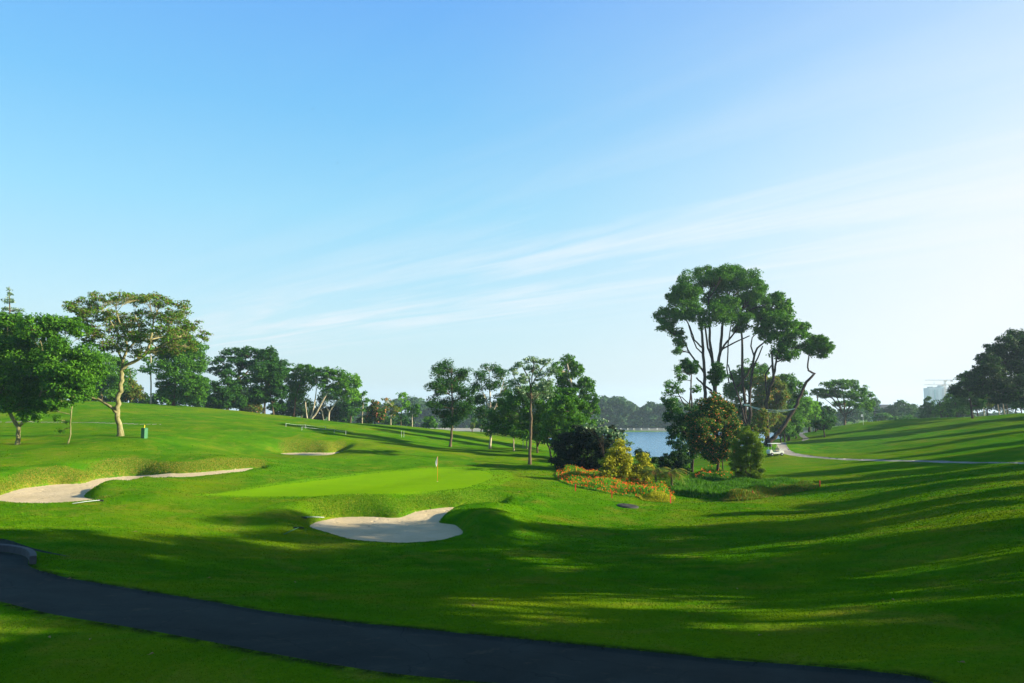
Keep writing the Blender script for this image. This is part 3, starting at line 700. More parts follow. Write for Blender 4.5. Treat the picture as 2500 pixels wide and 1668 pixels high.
tree('spreading_tree', 'bright green spreading tree with three slanting pale trunks on the ridge', (757,1022), 148,
     [[(757,1022,3.6),(775,1005,3.4),(785,985,3),(800,960,2.6),(812,940,2)], [(757,1022,3),(766,995,2.6),(770,975,2.2),(772,955,1.6)], [(752,1021,2.4),(747,1000,2.2),(745,980,2),(755,965,1.5)]],
     [(790,910,32,18),(820,915,30,18),(775,930,28,16),(805,940,34,16),(835,935,26,18),(770,910,16,14)], leaf='leaf_mid', barkm='bark_pale', cover=2.2, twigs=9, flat=.55)
tree('spreading_tree', 'yellow green spreading tree with a forked pale trunk right of the slanting trunks', (802,1027), 150,
     [[(802,1027,3.4),(805,1005,3),(815,990,2.6),(828,975,2.2),(845,965,1.5)], [(805,1008,2.6),(795,990,2.2),(790,970,1.8)],[(792,1025,2),(786,1005,2),(780,995,1.4)]],
     [(850,925,26,20),(865,945,20,26),(840,950,28,18),(860,970,26,18),(828,960,22,14),(873,935,10,18)], leaf='leaf_bright', barkm='bark_pale', cover=2.4, twigs=8)
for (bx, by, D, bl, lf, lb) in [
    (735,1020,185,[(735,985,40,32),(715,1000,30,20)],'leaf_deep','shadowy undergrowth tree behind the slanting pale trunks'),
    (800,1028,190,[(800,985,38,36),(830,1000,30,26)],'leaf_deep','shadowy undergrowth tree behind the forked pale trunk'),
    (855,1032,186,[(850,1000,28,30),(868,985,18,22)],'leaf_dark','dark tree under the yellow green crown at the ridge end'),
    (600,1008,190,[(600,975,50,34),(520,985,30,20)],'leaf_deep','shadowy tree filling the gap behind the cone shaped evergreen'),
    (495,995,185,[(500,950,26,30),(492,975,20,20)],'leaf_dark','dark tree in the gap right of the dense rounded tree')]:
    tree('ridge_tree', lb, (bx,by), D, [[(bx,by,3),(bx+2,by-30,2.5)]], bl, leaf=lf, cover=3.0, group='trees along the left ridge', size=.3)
for (nm, bx, by, D, tr, bl, lf, bk, lb, cv) in [
    ('slim_tree',884,1033,157,[[(884,1033,2.2),(885,1010,2),(887,985,1.3)]],[(885,985,14,10),(878,970,12,10),(895,978,12,9),(882,1000,15,8),(890,960,8,8)],'leaf_mid','bark_pale','slim young tree with pale trunk left of the pink tipped tree',1.3),
    ('flowering_tree',915,1035,159,[[(915,1035,2.4),(915,1010,2),(915,990,1.5)]],[(916,985,14,12),(908,1002,18,14),(925,1005,18,14),(905,1020,20,12),(928,1021,17,12)],'leaf_pink','bark_dark','dark cone tree with pinkish tips on the ridge line',3.6),
    ('slim_tree',954,1039,160,[[(954,1039,2.2),(954,1010,2),(957,990,1.4)]],[(950,985,14,10),(965,998,14,10),(942,998,12,8),(960,1012,10,10),(940,975,10,5)],'leaf_olive','bark_pale','sparse yellowish young tree with white trunk on the ridge line',1.3),
    ('slim_tree',981,1040,163,[[(979,1040,1.4),(979,1015,1.2),(982,985,1)]],[(982,967,13,12),(990,985,14,12),(978,1000,12,10),(972,1015,14,9),(995,990,8,8)],'leaf_bright','bark','taller bright green young tree right of the white trunk',1.7),
    ('slim_tree',1006,1043,163,[[(1006,1043,2.4),(1006,1020,2),(1006,1000,1.4)]],[(1000,1002,14,10),(1015,998,14,12),(1008,1012,15,8),(1022,1005,8,8)],'leaf_mid','bark_pale','young tree with round green crown and white lower trunk',1.9),
    ('round_bush',1048,1050,168,[[(1048,1050,2),(1048,1035,1.5)]],[(1048,1030,17,15),(1040,1038,12,9),(1057,1038,12,9)],'leaf_mid','bark_dark','round dark green bush left of the first tall lawn tree',3.6),
    ('round_bush',990,1045,185,[[(990,1045,2),(990,1030,1.5)]],[(985,1025,17,12),(1000,1032,14,9),(970,1030,12,9)],'leaf_dark','bark_dark','dark low bush behind the young ridge trees',3.2),
    ('round_bush',950,1040,180,[[(950,1040,2),(950,1028,1.5)]],[(940,1025,15,12),(955,1030,12,9)],'leaf_dark','bark_dark','dark low bush behind the white trunked sapling',3.2)]:
    tree(nm, lb, (bx,by), D, tr, bl, leaf=lf, barkm=bk, cover=cv, cat='bush' if 'bush' in nm else 'tree', twigs=7, clump=.4, leaf2=('leaf_flower2', .03, 'blossom') if nm == 'flowering_tree' else None)
for (bx, w_, h_, D, lf, lb) in [(20,42,26,165,'leaf_deep','low dark bush on the ridge at the far left'),(110,46,26,168,'leaf_olive','low olive bush on the ridge behind the sapling'),(205,44,28,168,'leaf_deep','low dark bush behind the low limb of the umbrella tree'),
    (275,40,26,170,'leaf_dark','low green bush just behind the umbrella tree trunk'),(345,34,22,170,'leaf_dark','low green bush behind the slim pale trunk'),(395,40,28,172,'leaf_mid','low mid green bush left of the short brown trunk'),(462,44,30,172,'leaf_dark','low dark bush right of the short brown trunk'),
    (520,34,28,178,'leaf_deep','low dark bush left of the cone shaped evergreen'),(612,36,24,182,'leaf_olive','low olive bush right of the cone shaped evergreen'),(690,36,28,186,'leaf_deep','low dark bush between the two trunked tree and the reddish trunk'),(765,34,26,192,'leaf_deep','low dark bush seen between the slanting pale trunks'),(832,34,26,192,'leaf_dark','low dark bush right of the forked pale trunk'),(888,26,18,190,'leaf_dark','low dark bush left of the pink tipped tree')]:
    q = {20:978,110:979,205:980,275:983,345:986,395:989,462:994,520:999,612:1008,690:1017,765:1026,832:1032,888:1036}[bx]
    tree('ridge_bush', lb, (bx,q+3), D, [[(bx,q+3,2),(bx,q-6,1.6)]], [(bx-w_*.35,q-h_*.4,w_*.45,h_*.6),(bx+w_*.3,q-h_*.5,w_*.5,h_*.65),(bx,q-h_*.8,w_*.45,h_*.55),(bx+w_*.6,q-h_*.3,w_*.35,h_*.5)], leaf=lf, barkm='bark_dark', cover=3, cat='bush', part='foliage', size=.32, twigs=3, group='bushes along the left ridge')
# ---- centre group
tree('lawn_tree', 'dark tall oval tree on the lawn behind the flagstick, left of three', (1098,1091), None,
     [[(1098,1091,5.5),(1102,1065,4.5),(1105,1040,4.2),(1104,1000,3.6),(1103,950,2.8),(1103,900,1.6)]],
     [(1100,900,34,24),(1070,915,26,26),(1132,918,26,26),(1065,950,28,28),(1105,945,38,30),(1140,960,26,32),(1062,985,26,24),(1100,990,38,28),(1135,1000,26,24),(1075,1012,26,18),(1115,1022,30,20),(1092,1035,20,14),(1150,985,20,18)],
     leaf='leaf_dark', barkm='bark', cover=1.75, size=.15, twigs=12, clump=.5, shell=.0, key='lawn')
tree('lawn_tree', 'airy grey green tall tree on the lawn, middle of three', (1196,1096), None,
     [[(1196,1096,4.6),(1198,1060,4),(1198,1020,3.4),(1196,960,2.8),(1194,910,1.6)], [(1197,1020,2),(1215,980,1.6),(1230,930,1)], [(1197,1000,2),(1180,960,1.5),(1172,920,1)]],
     [(1195,900,32,15),(1172,915,22,20),(1222,915,22,18),(1165,945,20,24),(1200,935,30,22),(1235,950,20,24),(1180,975,26,22),(1222,985,30,26),(1190,1010,28,20),(1235,1015,24,20),(1165,1005,20,18),(1200,1035,28,14)],
     leaf='leaf_dark', barkm='bark_pale', cover=1.5, size=.14, twigs=14, clump=.5, shell=.0, leaf2=('leaf_silver', .12, 'pale_leaves'))
tree('lawn_tree', 'tall tree with pale bare branching top and straight trunk, right of three', (1293,1134), None,
     [[(1293,1134,6),(1294,1090,5.5),(1296,1040,5),(1296,990,4.2),(1296,950,3.6)],
      [(1296,950,3),(1305,925,2.4),(1322,900,1.8),(1340,885,1)], [(1296,950,3),(1290,920,2.4),(1275,895,1.6),(1262,885,1)], [(1297,950,2.5),(1300,910,2),(1305,880,1.2)],
      [(1296,975,2.4),(1275,950,2),(1255,920,1.6),(1248,895,1)], [(1296,985,2),(1318,960,1.8),(1335,930,1.4),(1350,905,1)]],
     [(1300,880,32,10),(1275,890,22,10),(1335,885,22,12),(1255,905,16,14),(1300,900,30,12),(1345,905,18,14),(1320,915,24,12),(1250,935,16,14),(1345,935,16,14),(1280,925,24,16),(1320,940,24,18),(1265,955,22,16),(1296,965,30,18),(1335,960,22,16)],
     leaf='leaf_silver', barkm='bark', cover=1.6, size=.13, twigs=18, clump=.3, flat=.6, shell=.1)
tree('broadleaf_tree', 'wide low dark crown spreading behind the straight lawn trunk', (1310,1097), 100,
     [[(1312,1100,3),(1310,1060,3),(1300,1030,3)], [(1312,1090,3),(1330,1050,3)]],
     [(1240,1015,34,24),(1290,960,34,22),(1330,955,34,24),(1255,965,26,20),(1355,965,26,26),(1225,1045,28,16),(1270,990,34,26),(1290,1030,40,26),(1330,990,36,36),(1340,1035,36,34),(1365,1000,32,34),(1310,1060,34,18),(1255,1050,26,18),(1365,1060,30,26),(1215,1010,30,26),(1200,1050,26,16),(1240,980,30,22),(1300,965,30,20),(1270,1030,40,24),(1275,1060,30,14)],
     leaf='leaf_mid', barkm='bark', cover=2.4, size=.15, twigs=8, leaf2=('leaf_bright', .06, 'lighter_leaves'))
tree('stepped_tree', 'tall bright green tree with stacked tiers of foliage behind the lawn trees', (1405,1110), 118,
     [[(1400,1110,6),(1402,1040,5),(1398,960,4),(1385,890,2.5)], [(1400,1000,3),(1425,940,2.5),(1435,920,2)]],
     [(1385,885,26,20),(1360,900,18,20),(1378,920,24,24),(1410,905,20,24),(1405,935,28,26),(1432,945,24,24),(1390,955,24,24),(1445,975,20,22),(1420,985,34,26),(1445,1005,22,18),(1410,1020,36,24),(1438,1040,26,22),(1400,1055,34,24),(1370,940,16,18)],
     leaf='leaf_mid', barkm='bark_pale', cover=2.8, size=.17, leaf2=('leaf_bright', .12, 'young_leaves'), key='step')
tree('broadleaf_tree', 'dense dark tree with a small leaning trunk above the red flowers', (1347,1122), 93,
     [[(1347,1122,3.4),(1342,1100,3),(1335,1080,2.8),(1345,1040,2.6),(1370,990,2)]],
     [(1390,960,24,22),(1375,990,34,28),(1410,1000,30,30),(1350,1020,34,26),(1395,1040,42,32),(1345,1060,30,26),(1420,1070,34,30),(1370,1085,30,24)],
     leaf='leaf_mid', barkm='bark', cover=3.2, size=.15)
for (nm, bx, by, tr, bl, lf, lb) in [
    ('slim_tree',1254,1101,[[(1254,1101,2.4),(1254,1080,2.2),(1253,1062,1.8)]],[(1252,1058,24,12),(1236,1052,18,10),(1270,1056,18,10)],'leaf_mid','small lawn tree with thin pale trunk, left of the big straight trunk'),
    ('slim_tree',1277,1094,[[(1277,1094,1.3),(1277,1070,1.2)]],[(1277,1064,14,8)],'leaf_dark','thinnest young tree just left of the big straight trunk'),
    ('slim_tree',1285,1096,[[(1286,1096,2.4),(1286,1070,2)]],[(1286,1060,16,10)],'leaf_dark','young pale trunk close beside the big straight trunk'),
    ('slim_tree',1312,1099,[[(1312,1099,1.8),(1312,1080,1.5)]],[(1312,1070,16,10),(1322,1078,12,8)],'leaf_dark','short young tree right of the big straight trunk')]:
    tree(nm, lb, (bx,by), None, tr, bl, leaf=lf, barkm='bark_pale', cover=2.2, twigs=5)
for (bx, by, D, bl, lf, lb) in [
    (1175,1058,180,[(1172,1036,18,16),(1180,1045,14,9),(1160,1030,12,14)],'leaf_dark','small tree near the water between the two left lawn trees'),
    (1153,1057,178,[(1153,1040,6,11)],'leaf_olive','tiny yellowish sapling beside the left water strip'),
    (1235,1066,170,[(1235,1035,24,18),(1250,1045,18,12)],'leaf_deep','shadowy tree at the lake edge behind the middle lawn tree'),
    (1215,1064,172,[(1212,1040,22,18),(1225,1050,16,10)],'leaf_dark','small dark tree at the lake edge right of the middle lawn trunk'),
    (1262,1068,168,[(1262,1048,24,16),(1275,1055,18,10)],'leaf_mid','small green tree at the lake edge left of the straight lawn trunk'),
    (1298,1070,165,[(1302,1050,24,16),(1290,1058,16,8)],'leaf_dark','small dark tree at the lake edge behind the straight lawn trunk'),
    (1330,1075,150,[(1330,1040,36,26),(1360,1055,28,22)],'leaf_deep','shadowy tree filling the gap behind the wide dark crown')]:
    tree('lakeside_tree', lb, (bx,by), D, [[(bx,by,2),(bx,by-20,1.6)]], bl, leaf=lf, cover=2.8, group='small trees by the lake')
# ---- shrub bank
def shrub(name, label, base, blobs, leaf, D=None, **kw):
    k = dict(cover=3.6, cat='shrub', part='foliage', barkm='bark_dark', size=.11, twigs=4); k.update(kw)
    return tree(name, label, base, D, [[(base[0],base[1],2.2),(base[0]+2,base[1]-20,1.6)]], blobs, leaf=leaf, **k)
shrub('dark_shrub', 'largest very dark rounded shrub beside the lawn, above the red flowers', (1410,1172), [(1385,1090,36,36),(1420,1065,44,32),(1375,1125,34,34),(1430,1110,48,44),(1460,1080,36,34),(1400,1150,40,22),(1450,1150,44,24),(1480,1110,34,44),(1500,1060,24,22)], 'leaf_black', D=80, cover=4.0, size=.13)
shrub('silver_leaf_tree', 'silvery big leaved treetop over the dark shrub', (1475,1150), [(1440,1040,20,10),(1470,1050,24,12),(1500,1060,22,14),(1520,1070,16,12),(1495,1088,26,12),(1535,1082,14,8),(1470,1030,16,9)], 'leaf_silver', D=77, cover=1.0, size=.19, elong=1.6, cat='tree', part='crown')
shrub('yellow_shrub', 'taller golden yellow shrub in front of the lake', (1500,1178), [(1512,1085,16,16),(1500,1105,26,20),(1528,1115,24,24),(1485,1125,24,18),(1510,1140,34,26),(1530,1158,24,20),(1480,1155,26,22)], 'leaf_yellow', D=70, cover=2.8)
shrub('yellow_shrub', 'lower golden yellow shrub right of the taller golden one', (1572,1180), [(1565,1118,18,16),(1580,1135,20,18),(1560,1148,24,20),(1582,1160,16,18),(1555,1165,20,16)], 'leaf_yellow', D=71, cover=2.8)
shrub('dark_shrub', 'dark glossy shrub on the lake bank left of the flowering tree', (1645,1165), [(1625,1125,24,20),(1655,1120,26,22),(1640,1142,30,20),(1672,1138,22,22),(1612,1140,14,14)], 'leaf_deep', D=82, cover=3.6)
shrub('dark_shrub', 'small dark shrub behind the lower golden yellow one', (1570,1160), [(1560,1105,12,10),(1575,1115,16,12),(1595,1125,14,14)], 'leaf_deep', D=79, cover=2.6)
tree('drooping_tree', 'dark ragged tree with drooping leaf clumps left of the flowering tree', (1690,1150), 90,
     [[(1690,1150,4),(1692,1110,3.6),(1688,1060,3),(1680,1020,2.4)], [(1690,1080,2.4),(1660,1040,2),(1640,1010,1.6)]],
     [(1645,1000,22,16),(1632,1018,18,14),(1660,1020,26,20),(1690,1010,24,26),(1650,1050,26,20),(1640,1075,14,16),(1680,1060,30,30),(1665,1090,26,24),(1695,1100,28,24),(1640,985,20,14)],
     leaf='leaf_dark', barkm='bark_dark', cover=2.8, size=.14, droop=1.2, leaf2=('leaf_silver', .10, 'pale_leaves'))
tree('airy_tree', 'airy tree with thin curved branches over the drooping tree', (1688,1090), 104,
     [[(1688,1090,4),(1690,1040,3.4),(1682,1000,3),(1686,960,2.5),(1688,915,2)], [(1684,1000,2.4),(1665,980,2),(1650,950,1.4)], [(1686,990,2),(1665,970,1.6),(1640,965,1)]],
     [(1640,940,22,14),(1662,925,18,14),(1630,960,16,12),(1655,955,20,10),(1645,975,20,10),(1700,950,16,12),(1655,905,14,14),(1620,975,10,8)],
     leaf='leaf_mid', barkm='bark_dark', cover=1.5, size=.15, twigs=10)
tree('flowering_tree', 'domed tree covered in orange and yellow blossom in front of the giant tree', (1752,1158), 86,
     [[(1752,1158,5),(1755,1110,4.5),(1750,1050,3.5),(1745,1000,2)], [(1768,1160,2.2),(1764,1130,2),(1755,1090,2)]],
     [(1745,975,26,22),(1720,1000,34,28),(1765,1000,32,28),(1735,1030,50,34),(1780,1035,30,36),(1710,1050,36,34),(1765,1065,42,32),(1725,1085,40,28),(1778,1085,26,28),(1735,1112,34,22),(1745,1000,36,30),(1700,1075,30,30),(1760,1110,30,22),(1795,1060,20,30),(1690,1025,24,26)],
     leaf='leaf_dark', barkm='bark_dark', cover=3.4, size=.12, leaf2=('leaf_flower2', .22, 'blossom'))
tree('feathery_shrub', 'tall feathery yellow green bamboo clump right of the flowering tree', (1822,1182), 76,
     [[(1820,1182,2),(1822,1100,1.6),(1825,1050,1)], [(1830,1182,2),(1835,1100,1.5)], [(1812,1182,2),(1805,1110,1.5)]],
     [(1825,1062,28,22),(1808,1085,26,26),(1842,1085,26,26),(1820,1115,40,30),(1850,1115,18,26),(1800,1130,24,28),(1828,1150,40,26),(1850,1150,20,24),(1812,1168,32,14)],
     leaf='leaf_bamboo', barkm='bark', cover=5.5, size=.11, elong=4.0, cat='bamboo clump', part='foliage', clump=.3)
tree('round_bush', 'yellowish bush behind the bamboo between the bare trunks', (1850,1075), 108,
     [[(1850,1075,2),(1850,1050,1.6)]], [(1850,1035,24,20),(1862,1015,18,16),(1838,1050,20,16),(1860,1055,20,14)], leaf='leaf_olive', cover=3.2, cat='bush')
# ---- giant tree group
GD = 128
tree('giant_tree', 'giant tree with the highest domed crown and many slim bare trunks', (1735,1075), GD,
     [[(1722,1070,7),(1722,1000,6.5),(1722,960,6.2),(1719,900,5.5),(1716,850,5),(1712,800,4.2),(1708,760,3)],
      [(1745,1072,8),(1744,1000,7.5),(1745,955,7),(1742,900,6),(1735,850,5),(1732,790,4),(1730,730,3)],
      [(1745,955,6.5),(1750,900,6.2),(1758,860,5.5),(1764,800,4.5),(1768,740,3)],
      [(1758,860,4),(1775,835,3.4),(1795,810,2.8),(1805,770,2)], [(1760,855,3),(1790,838,2.6),(1830,820,2)],
      [(1742,885,4.4),(1728,850,3.6),(1722,800,3),(1720,760,2.4)],
      [(1720,912,4),(1700,885,3.4),(1680,855,2.8),(1668,830,2)], [(1716,850,3),(1695,830,2.8),(1685,800,2.4),(1675,780,2)], [(1717,865,2.6),(1700,850,2.3),(1688,820,2),(1680,790,1.5)],
      [(1780,935,2.4),(1775,900,2.4),(1778,840,2.2),(1785,790,1.6)], [(1738,955,4),(1716,938,3.4),(1700,922,2.6)]],
     [(1618,772,24,22),(1645,765,24,22),(1625,795,26,18),(1648,810,22,18),(1660,838,18,20),(1655,858,14,10),
      (1655,715,26,24),(1640,735,20,20),(1685,690,32,30),(1680,725,36,30),(1670,755,34,26),(1700,760,26,24),
      (1715,668,32,20),(1735,690,36,28),(1760,665,34,20),(1790,665,34,22),(1820,680,34,24),(1780,700,40,28),(1830,705,34,28),(1850,725,26,24),(1815,735,38,26),(1775,740,36,24),(1860,700,16,20),
      (1740,735,30,24),(1745,765,30,22),(1765,775,32,24),(1795,760,26,20),(1810,775,30,24),(1808,798,24,16),(1845,755,28,22),(1870,740,18,16),(1720,790,24,14)],
     leaf='leaf_mid', barkm='bark_dark', cover=2.7, size=.19, twigs=9, shell=.05, clump=.42, limb=1.6, flat=.8, key='giant')
tree('giant_tree', 'giant tree with bare forked trunks and stepped crown right of the highest dome', (1872,1085), GD-1,
     [[(1872,1085,8),(1873,1030,7),(1871,985,6.5),(1880,945,5.5),(1890,920,5),(1886,890,4),(1884,860,3)],
      [(1889,925,4),(1893,895,3.6),(1899,865,3),(1905,830,2)], [(1875,980,3.4),(1870,950,3.2),(1869,915,3),(1878,900,2.6),(1886,890,2)],
      [(1820,1078,7,2),(1823,1035,6.5,2),(1816,960,5.5,2),(1812,900,5,2),(1812,850,4.2,2),(1811,800,3,2)],
      [(1834,1078,7,2),(1832,1030,6,2),(1829,970,5,2),(1837,910,4.4,2),(1841,870,4,2),(1848,850,3.4,2),(1870,833,2.4,2)], [(1841,870,3,2),(1833,845,2.6,2),(1836,825,2,2),(1850,810,1.6,2)],
      [(1837,900,3,2),(1850,875,2.6,2),(1862,845,2,2)], [(1820,1035,3.4,1),(1810,990,3,1),(1795,945,2.8,1),(1781,905,2.4,1),(1778,890,2,1)], [(1800,945,3,3),(1825,915,3,3),(1838,885,2.4,3)]],
     [(1895,725,20,14),(1915,735,20,20),(1885,750,24,22),(1920,760,22,22),(1870,775,28,24),(1900,785,32,28),(1925,790,24,22),(1860,800,24,20),(1880,815,30,22),(1950,800,18,14),(1965,800,14,14),(1950,820,24,16),
      (1905,830,30,24),(1930,845,28,24),(1900,858,22,18),(1935,870,20,16),(1917,872,16,12),(1860,770,20,20)],
     leaf='leaf_mid', barkm='bark_dark', cover=2.8, size=.21, twigs=6, limb=1.6, flat=.85, leaf2=('leaf_bright', .10, 'lighter_leaves'))
tree('leaning_tree', 'leaning tree with zigzag trunk topped by one lone round ball of leaves', (1877,1086), GD-2,
     [[(1876,1086,9),(1887,1070,8.5),(1902,1055,7.5),(1922,1025,6.8),(1941,997,6.2),(1955,965,5.5),(1968,933,5),(1980,922,4.4),(1989,913,3.8),(1973,904,3.2),(1972,895,2.8),(1974,875,2.5),(1978,855,2)]],
     [(1975,845,20,20),(1990,830,26,18),(2010,845,26,22),(1990,855,28,18),(2012,862,20,18),(2025,845,14,14),(1970,855,14,10)],
     leaf='leaf_mid', barkm='bark_dark', cover=3.6, size=.18, twigs=4)
tree('ball_tree', 'dark ball of leaves on a thin stem left of the giant tree', (1688,1080), GD-14,
     [[(1688,1080,3.4),(1690,1000,3),(1687,960,2.6),(1688,915,2)]], [(1683,893,24,20),(1672,885,14,12),(1695,900,16,14),(1682,905,20,12)], leaf='leaf_dark', barkm='bark_dark', cover=4.0, size=.15)
tree('ball_tree', 'dark ball of leaves just above the orange blossom', (1748,1080), GD-16,
     [[(1748,1080,3.4),(1746,1000,3),(1748,930,2)]], [(1748,900,20,16),(1742,920,20,18),(1760,918,18,18),(1748,935,18,10)], leaf='leaf_dark', barkm='bark_dark', cover=4.0, size=.15)
# trees behind the giant group
for (nm, bx, by, D, bl, lf, lb, c2) in [
    ('broadleaf_tree',1830,1060,158,[(1830,900,28,20),(1805,915,22,16),(1860,905,22,14),(1825,930,36,22),(1800,950,26,24),(1785,985,26,30),(1800,1020,36,30)],'leaf_mid','soft green tree behind the bare trunks of the giant trees',2.6),
    ('broadleaf_tree',1875,1065,150,[(1860,935,30,18),(1890,945,28,20),(1905,960,20,22),(1870,965,40,24),(1885,990,36,24),(1860,1000,32,24),(1880,1025,40,26)],'leaf_olive','olive brown tree behind the two rightmost bare trunks',2.8),
    ('broadleaf_tree',1925,1065,156,[(1920,925,24,12),(1940,940,22,12),(1915,950,30,18),(1945,960,22,14),(1925,985,34,24),(1935,1010,28,24),(1910,1030,30,24)],'leaf_mid','green tree behind the leaning zigzag trunk',2.6),
    ('broadleaf_tree',1977,1058,168,[(1960,985,24,18),(1978,995,22,18),(1955,1010,26,20),(1975,1020,24,16),(1950,1030,24,16),(1940,1000,18,22)],'leaf_bright','bright green tree beside the bend of the far path',2.8),
    ('broadleaf_tree',1997,1056,180,[(1995,1000,22,20),(2012,1010,22,18),(2000,1025,26,16),(2025,1025,18,14),(1985,1030,18,14)],'leaf_dark','dark tree left of the lone umbrella tree',2.8),
    ('slim_tree',2013,1068,None,[(2003,1030,16,10),(2020,1034,17,10),(2010,1042,20,8)],'leaf_dark','small tree with a leaning dark trunk on the lit slope',2.6),
    ('slim_tree',1944,1071,None,[(1940,1040,16,14),(1930,1050,14,10),(1948,1050,12,10)],'leaf_mid','small tree left of the S-bend of path',2.4),
    ('slim_tree',1928,1076,None,[(1925,1048,16,14),(1935,1058,12,9)],'leaf_mid','small round tree behind the base of the leaning trunk',2.4),
    ('slim_tree',1907,1080,None,[(1900,1045,18,18),(1912,1055,14,12)],'leaf_mid','small tree standing at the path end by the leaning trunk',2.4),
    ('slim_tree',1917,1079,None,[(1918,1040,14,16)],'leaf_mid','slim dark trunk beside the path, right of the leaning trunk base',2.2),
    ('slim_tree',1986,1053,None,[(1986,1032,12,9)],'leaf_dark','thin far trunk under the dark tree, left of a pair',2.4),
    ('slim_tree',1992,1054,None,[(1994,1034,10,8)],'leaf_dark','thin far trunk under the dark tree, right of a pair',2.4)]:
    rr = 2.4 if nm == 'slim_tree' else 4
    tree(nm, lb, (bx,by), D, [[(bx,by,rr),(bx-2,by-22,rr*.8),(bx-1,by-40 if nm == 'slim_tree' else by-90,rr*.5)]], [(u,v_,q1*1.2,q2*1.15) for u,v_,q1,q2 in bl], leaf=lf, barkm='bark_dark', cover=c2*1.2, twigs=6)
tree('umbrella_tree', 'lone flat topped umbrella tree on the lit slope near the far green', (2063,1048), 190,
     [[(2063,1048,5.5),(2062,1030,4.5),(2060,1015,3.6),(2050,995,3),(2035,975,2.4),(2015,960,1.5)], [(2062,1018,3.4),(2062,990,2.8),(2058,960,2),(2055,945,1.4)],
      [(2063,1020,3.4),(2070,1000,2.8),(2085,978,2.2),(2105,965,1.4)], [(2066,1010,2.4),(2078,980,2),(2080,950,1.3)], [(2058,1008,2.4),(2045,975,1.8),(2035,950,1.2)], [(2060,1012,2),(2040,995,1.7),(2015,975,1),(1998,962,.7)], [(2066,1012,2),(2090,995,1.6),(2112,985,1)]],
     [(2000,955,22,8),(2020,940,24,9),(2048,933,26,8),(2075,935,26,9),(2098,948,24,10),(2115,965,20,12),(2122,985,16,12),(1990,962,14,6),(2060,945,30,8),(2090,962,24,8),(2030,955,24,7),(2110,990,18,10),(2015,962,22,12),(2045,962,26,12),(2075,965,26,12),(2100,975,22,12),(2055,985,30,10),(2088,988,22,10),(2125,995,12,12)],
     leaf='leaf_mid', barkm='bark', cover=2.7, twigs=10, flat=.65, size=.22, leaf2=('leaf_bright', .25, 'lighter_leaves'))
# ---- right hand trees
tree('big_tree', 'biggest dark tree at the right edge of the photo with a low heavy limb', (2520,1012), 135,
     [[(2520,1012,9),(2515,960,8),(2500,920,6),(2490,870,4)], [(2515,975,5),(2480,962,4.5),(2440,950,3.5)], [(2512,940,5),(2470,900,3.5),(2440,870,2.5)]],
     [(2455,840,30,26),(2430,855,26,24),(2480,830,34,28),(2510,850,40,40),(2445,885,40,30),(2490,890,42,36),(2410,880,26,22),(2430,920,44,28),(2480,940,46,30),(2400,930,34,26),(2450,958,46,18),(2520,940,44,44),(2505,975,36,18),(2390,905,20,16),(2400,955,40,22),(2370,930,30,24),(2420,890,36,30),(2470,865,36,26),(2340,955,26,18),(2440,975,36,14)],
     leaf='leaf_deep', barkm='bark_dark', cover=2.9, size=.2, twigs=7, key='right', leaf2=('leaf_mid', .05, 'lighter_leaves'))
for (bx, by, D, bk, tr, bl, lf, lb, c2) in [
    (2375,1022,150,'bark_dark',4,[(2355,925,22,20),(2375,935,26,20),(2345,950,24,20),(2385,955,30,24),(2360,975,32,20),(2390,985,26,16)],'leaf_dark','dark tree with ragged left edge reaching toward the tower cranes',2.6),
    (2300,1032,185,'bark_dark',2.5,[(2305,985,20,16),(2320,970,18,14),(2300,1003,22,14),(2325,995,24,18),(2340,975,18,16)],'leaf_mid','mid green tree right of the lone round tree under the towers',2.9),
    (2338,1027,176,'bark_dark',2.5,[(2335,985,24,20),(2350,998,26,16),(2325,1005,18,14)],'leaf_dark','dark tree with a hidden trunk in the middle of the right row',3.0),
    (2270,1038,215,'bark_dark',3,[(2268,982,14,14),(2262,998,18,14),(2278,1000,18,14),(2258,1015,17,12),(2282,1015,17,12),(2270,1022,20,10)],'leaf_dark','lone round crowned tree below the left tower block',3.2),
    (2404,1018,160,'bark_pale',2,[(2400,965,24,18),(2415,980,20,14)],'leaf_olive','tree with short white trunk, leftmost white one at right',2.3),
    (2440,1014,156,'bark_pale',2,[(2440,945,26,18),(2425,965,18,14)],'leaf_olive','tree with slender white trunk, middle white one at right',2.3),
    (2453,1013,154,'bark_pale',2.4,[(2458,940,28,20),(2470,965,18,12)],'leaf_dark','tree with the thickest white trunk at right',2.3),
    (2461,1013,158,'bark',1.8,[(2475,945,20,18)],'leaf_dark','tree with greyish trunk right of the thickest white one',2.3),
    (2388,1020,162,'bark_dark',2,[(2380,985,20,14)],'leaf_dark','dark trunked tree left of the white trunks',2.3),
    (2495,1012,165,'bark_dark',2,[(2495,985,20,12),(2480,990,16,10)],'leaf_dark','low dark tree behind the heavy limb at the right edge',2.3)]:
    tree('edge_tree', lb, (bx,by), D, [[(bx,by,tr),(bx-4,by-25,tr*.8),(bx-7,by-50,tr*.6)]], bl, leaf=lf, barkm=bk, cover=c2, twigs=6, group='row of trees on the right ridge')
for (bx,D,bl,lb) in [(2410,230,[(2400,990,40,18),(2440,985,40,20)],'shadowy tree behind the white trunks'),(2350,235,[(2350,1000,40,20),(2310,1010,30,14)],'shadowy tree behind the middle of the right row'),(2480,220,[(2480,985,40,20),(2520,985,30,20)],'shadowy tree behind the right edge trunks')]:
    tree('edge_tree', lb, (bx,1020), D, [[(bx,1020,3),(bx,990,2)]], bl, leaf='leaf_deep', barkm='bark_dark', cover=3, twigs=4, size=.34, group='row of trees on the right ridge')
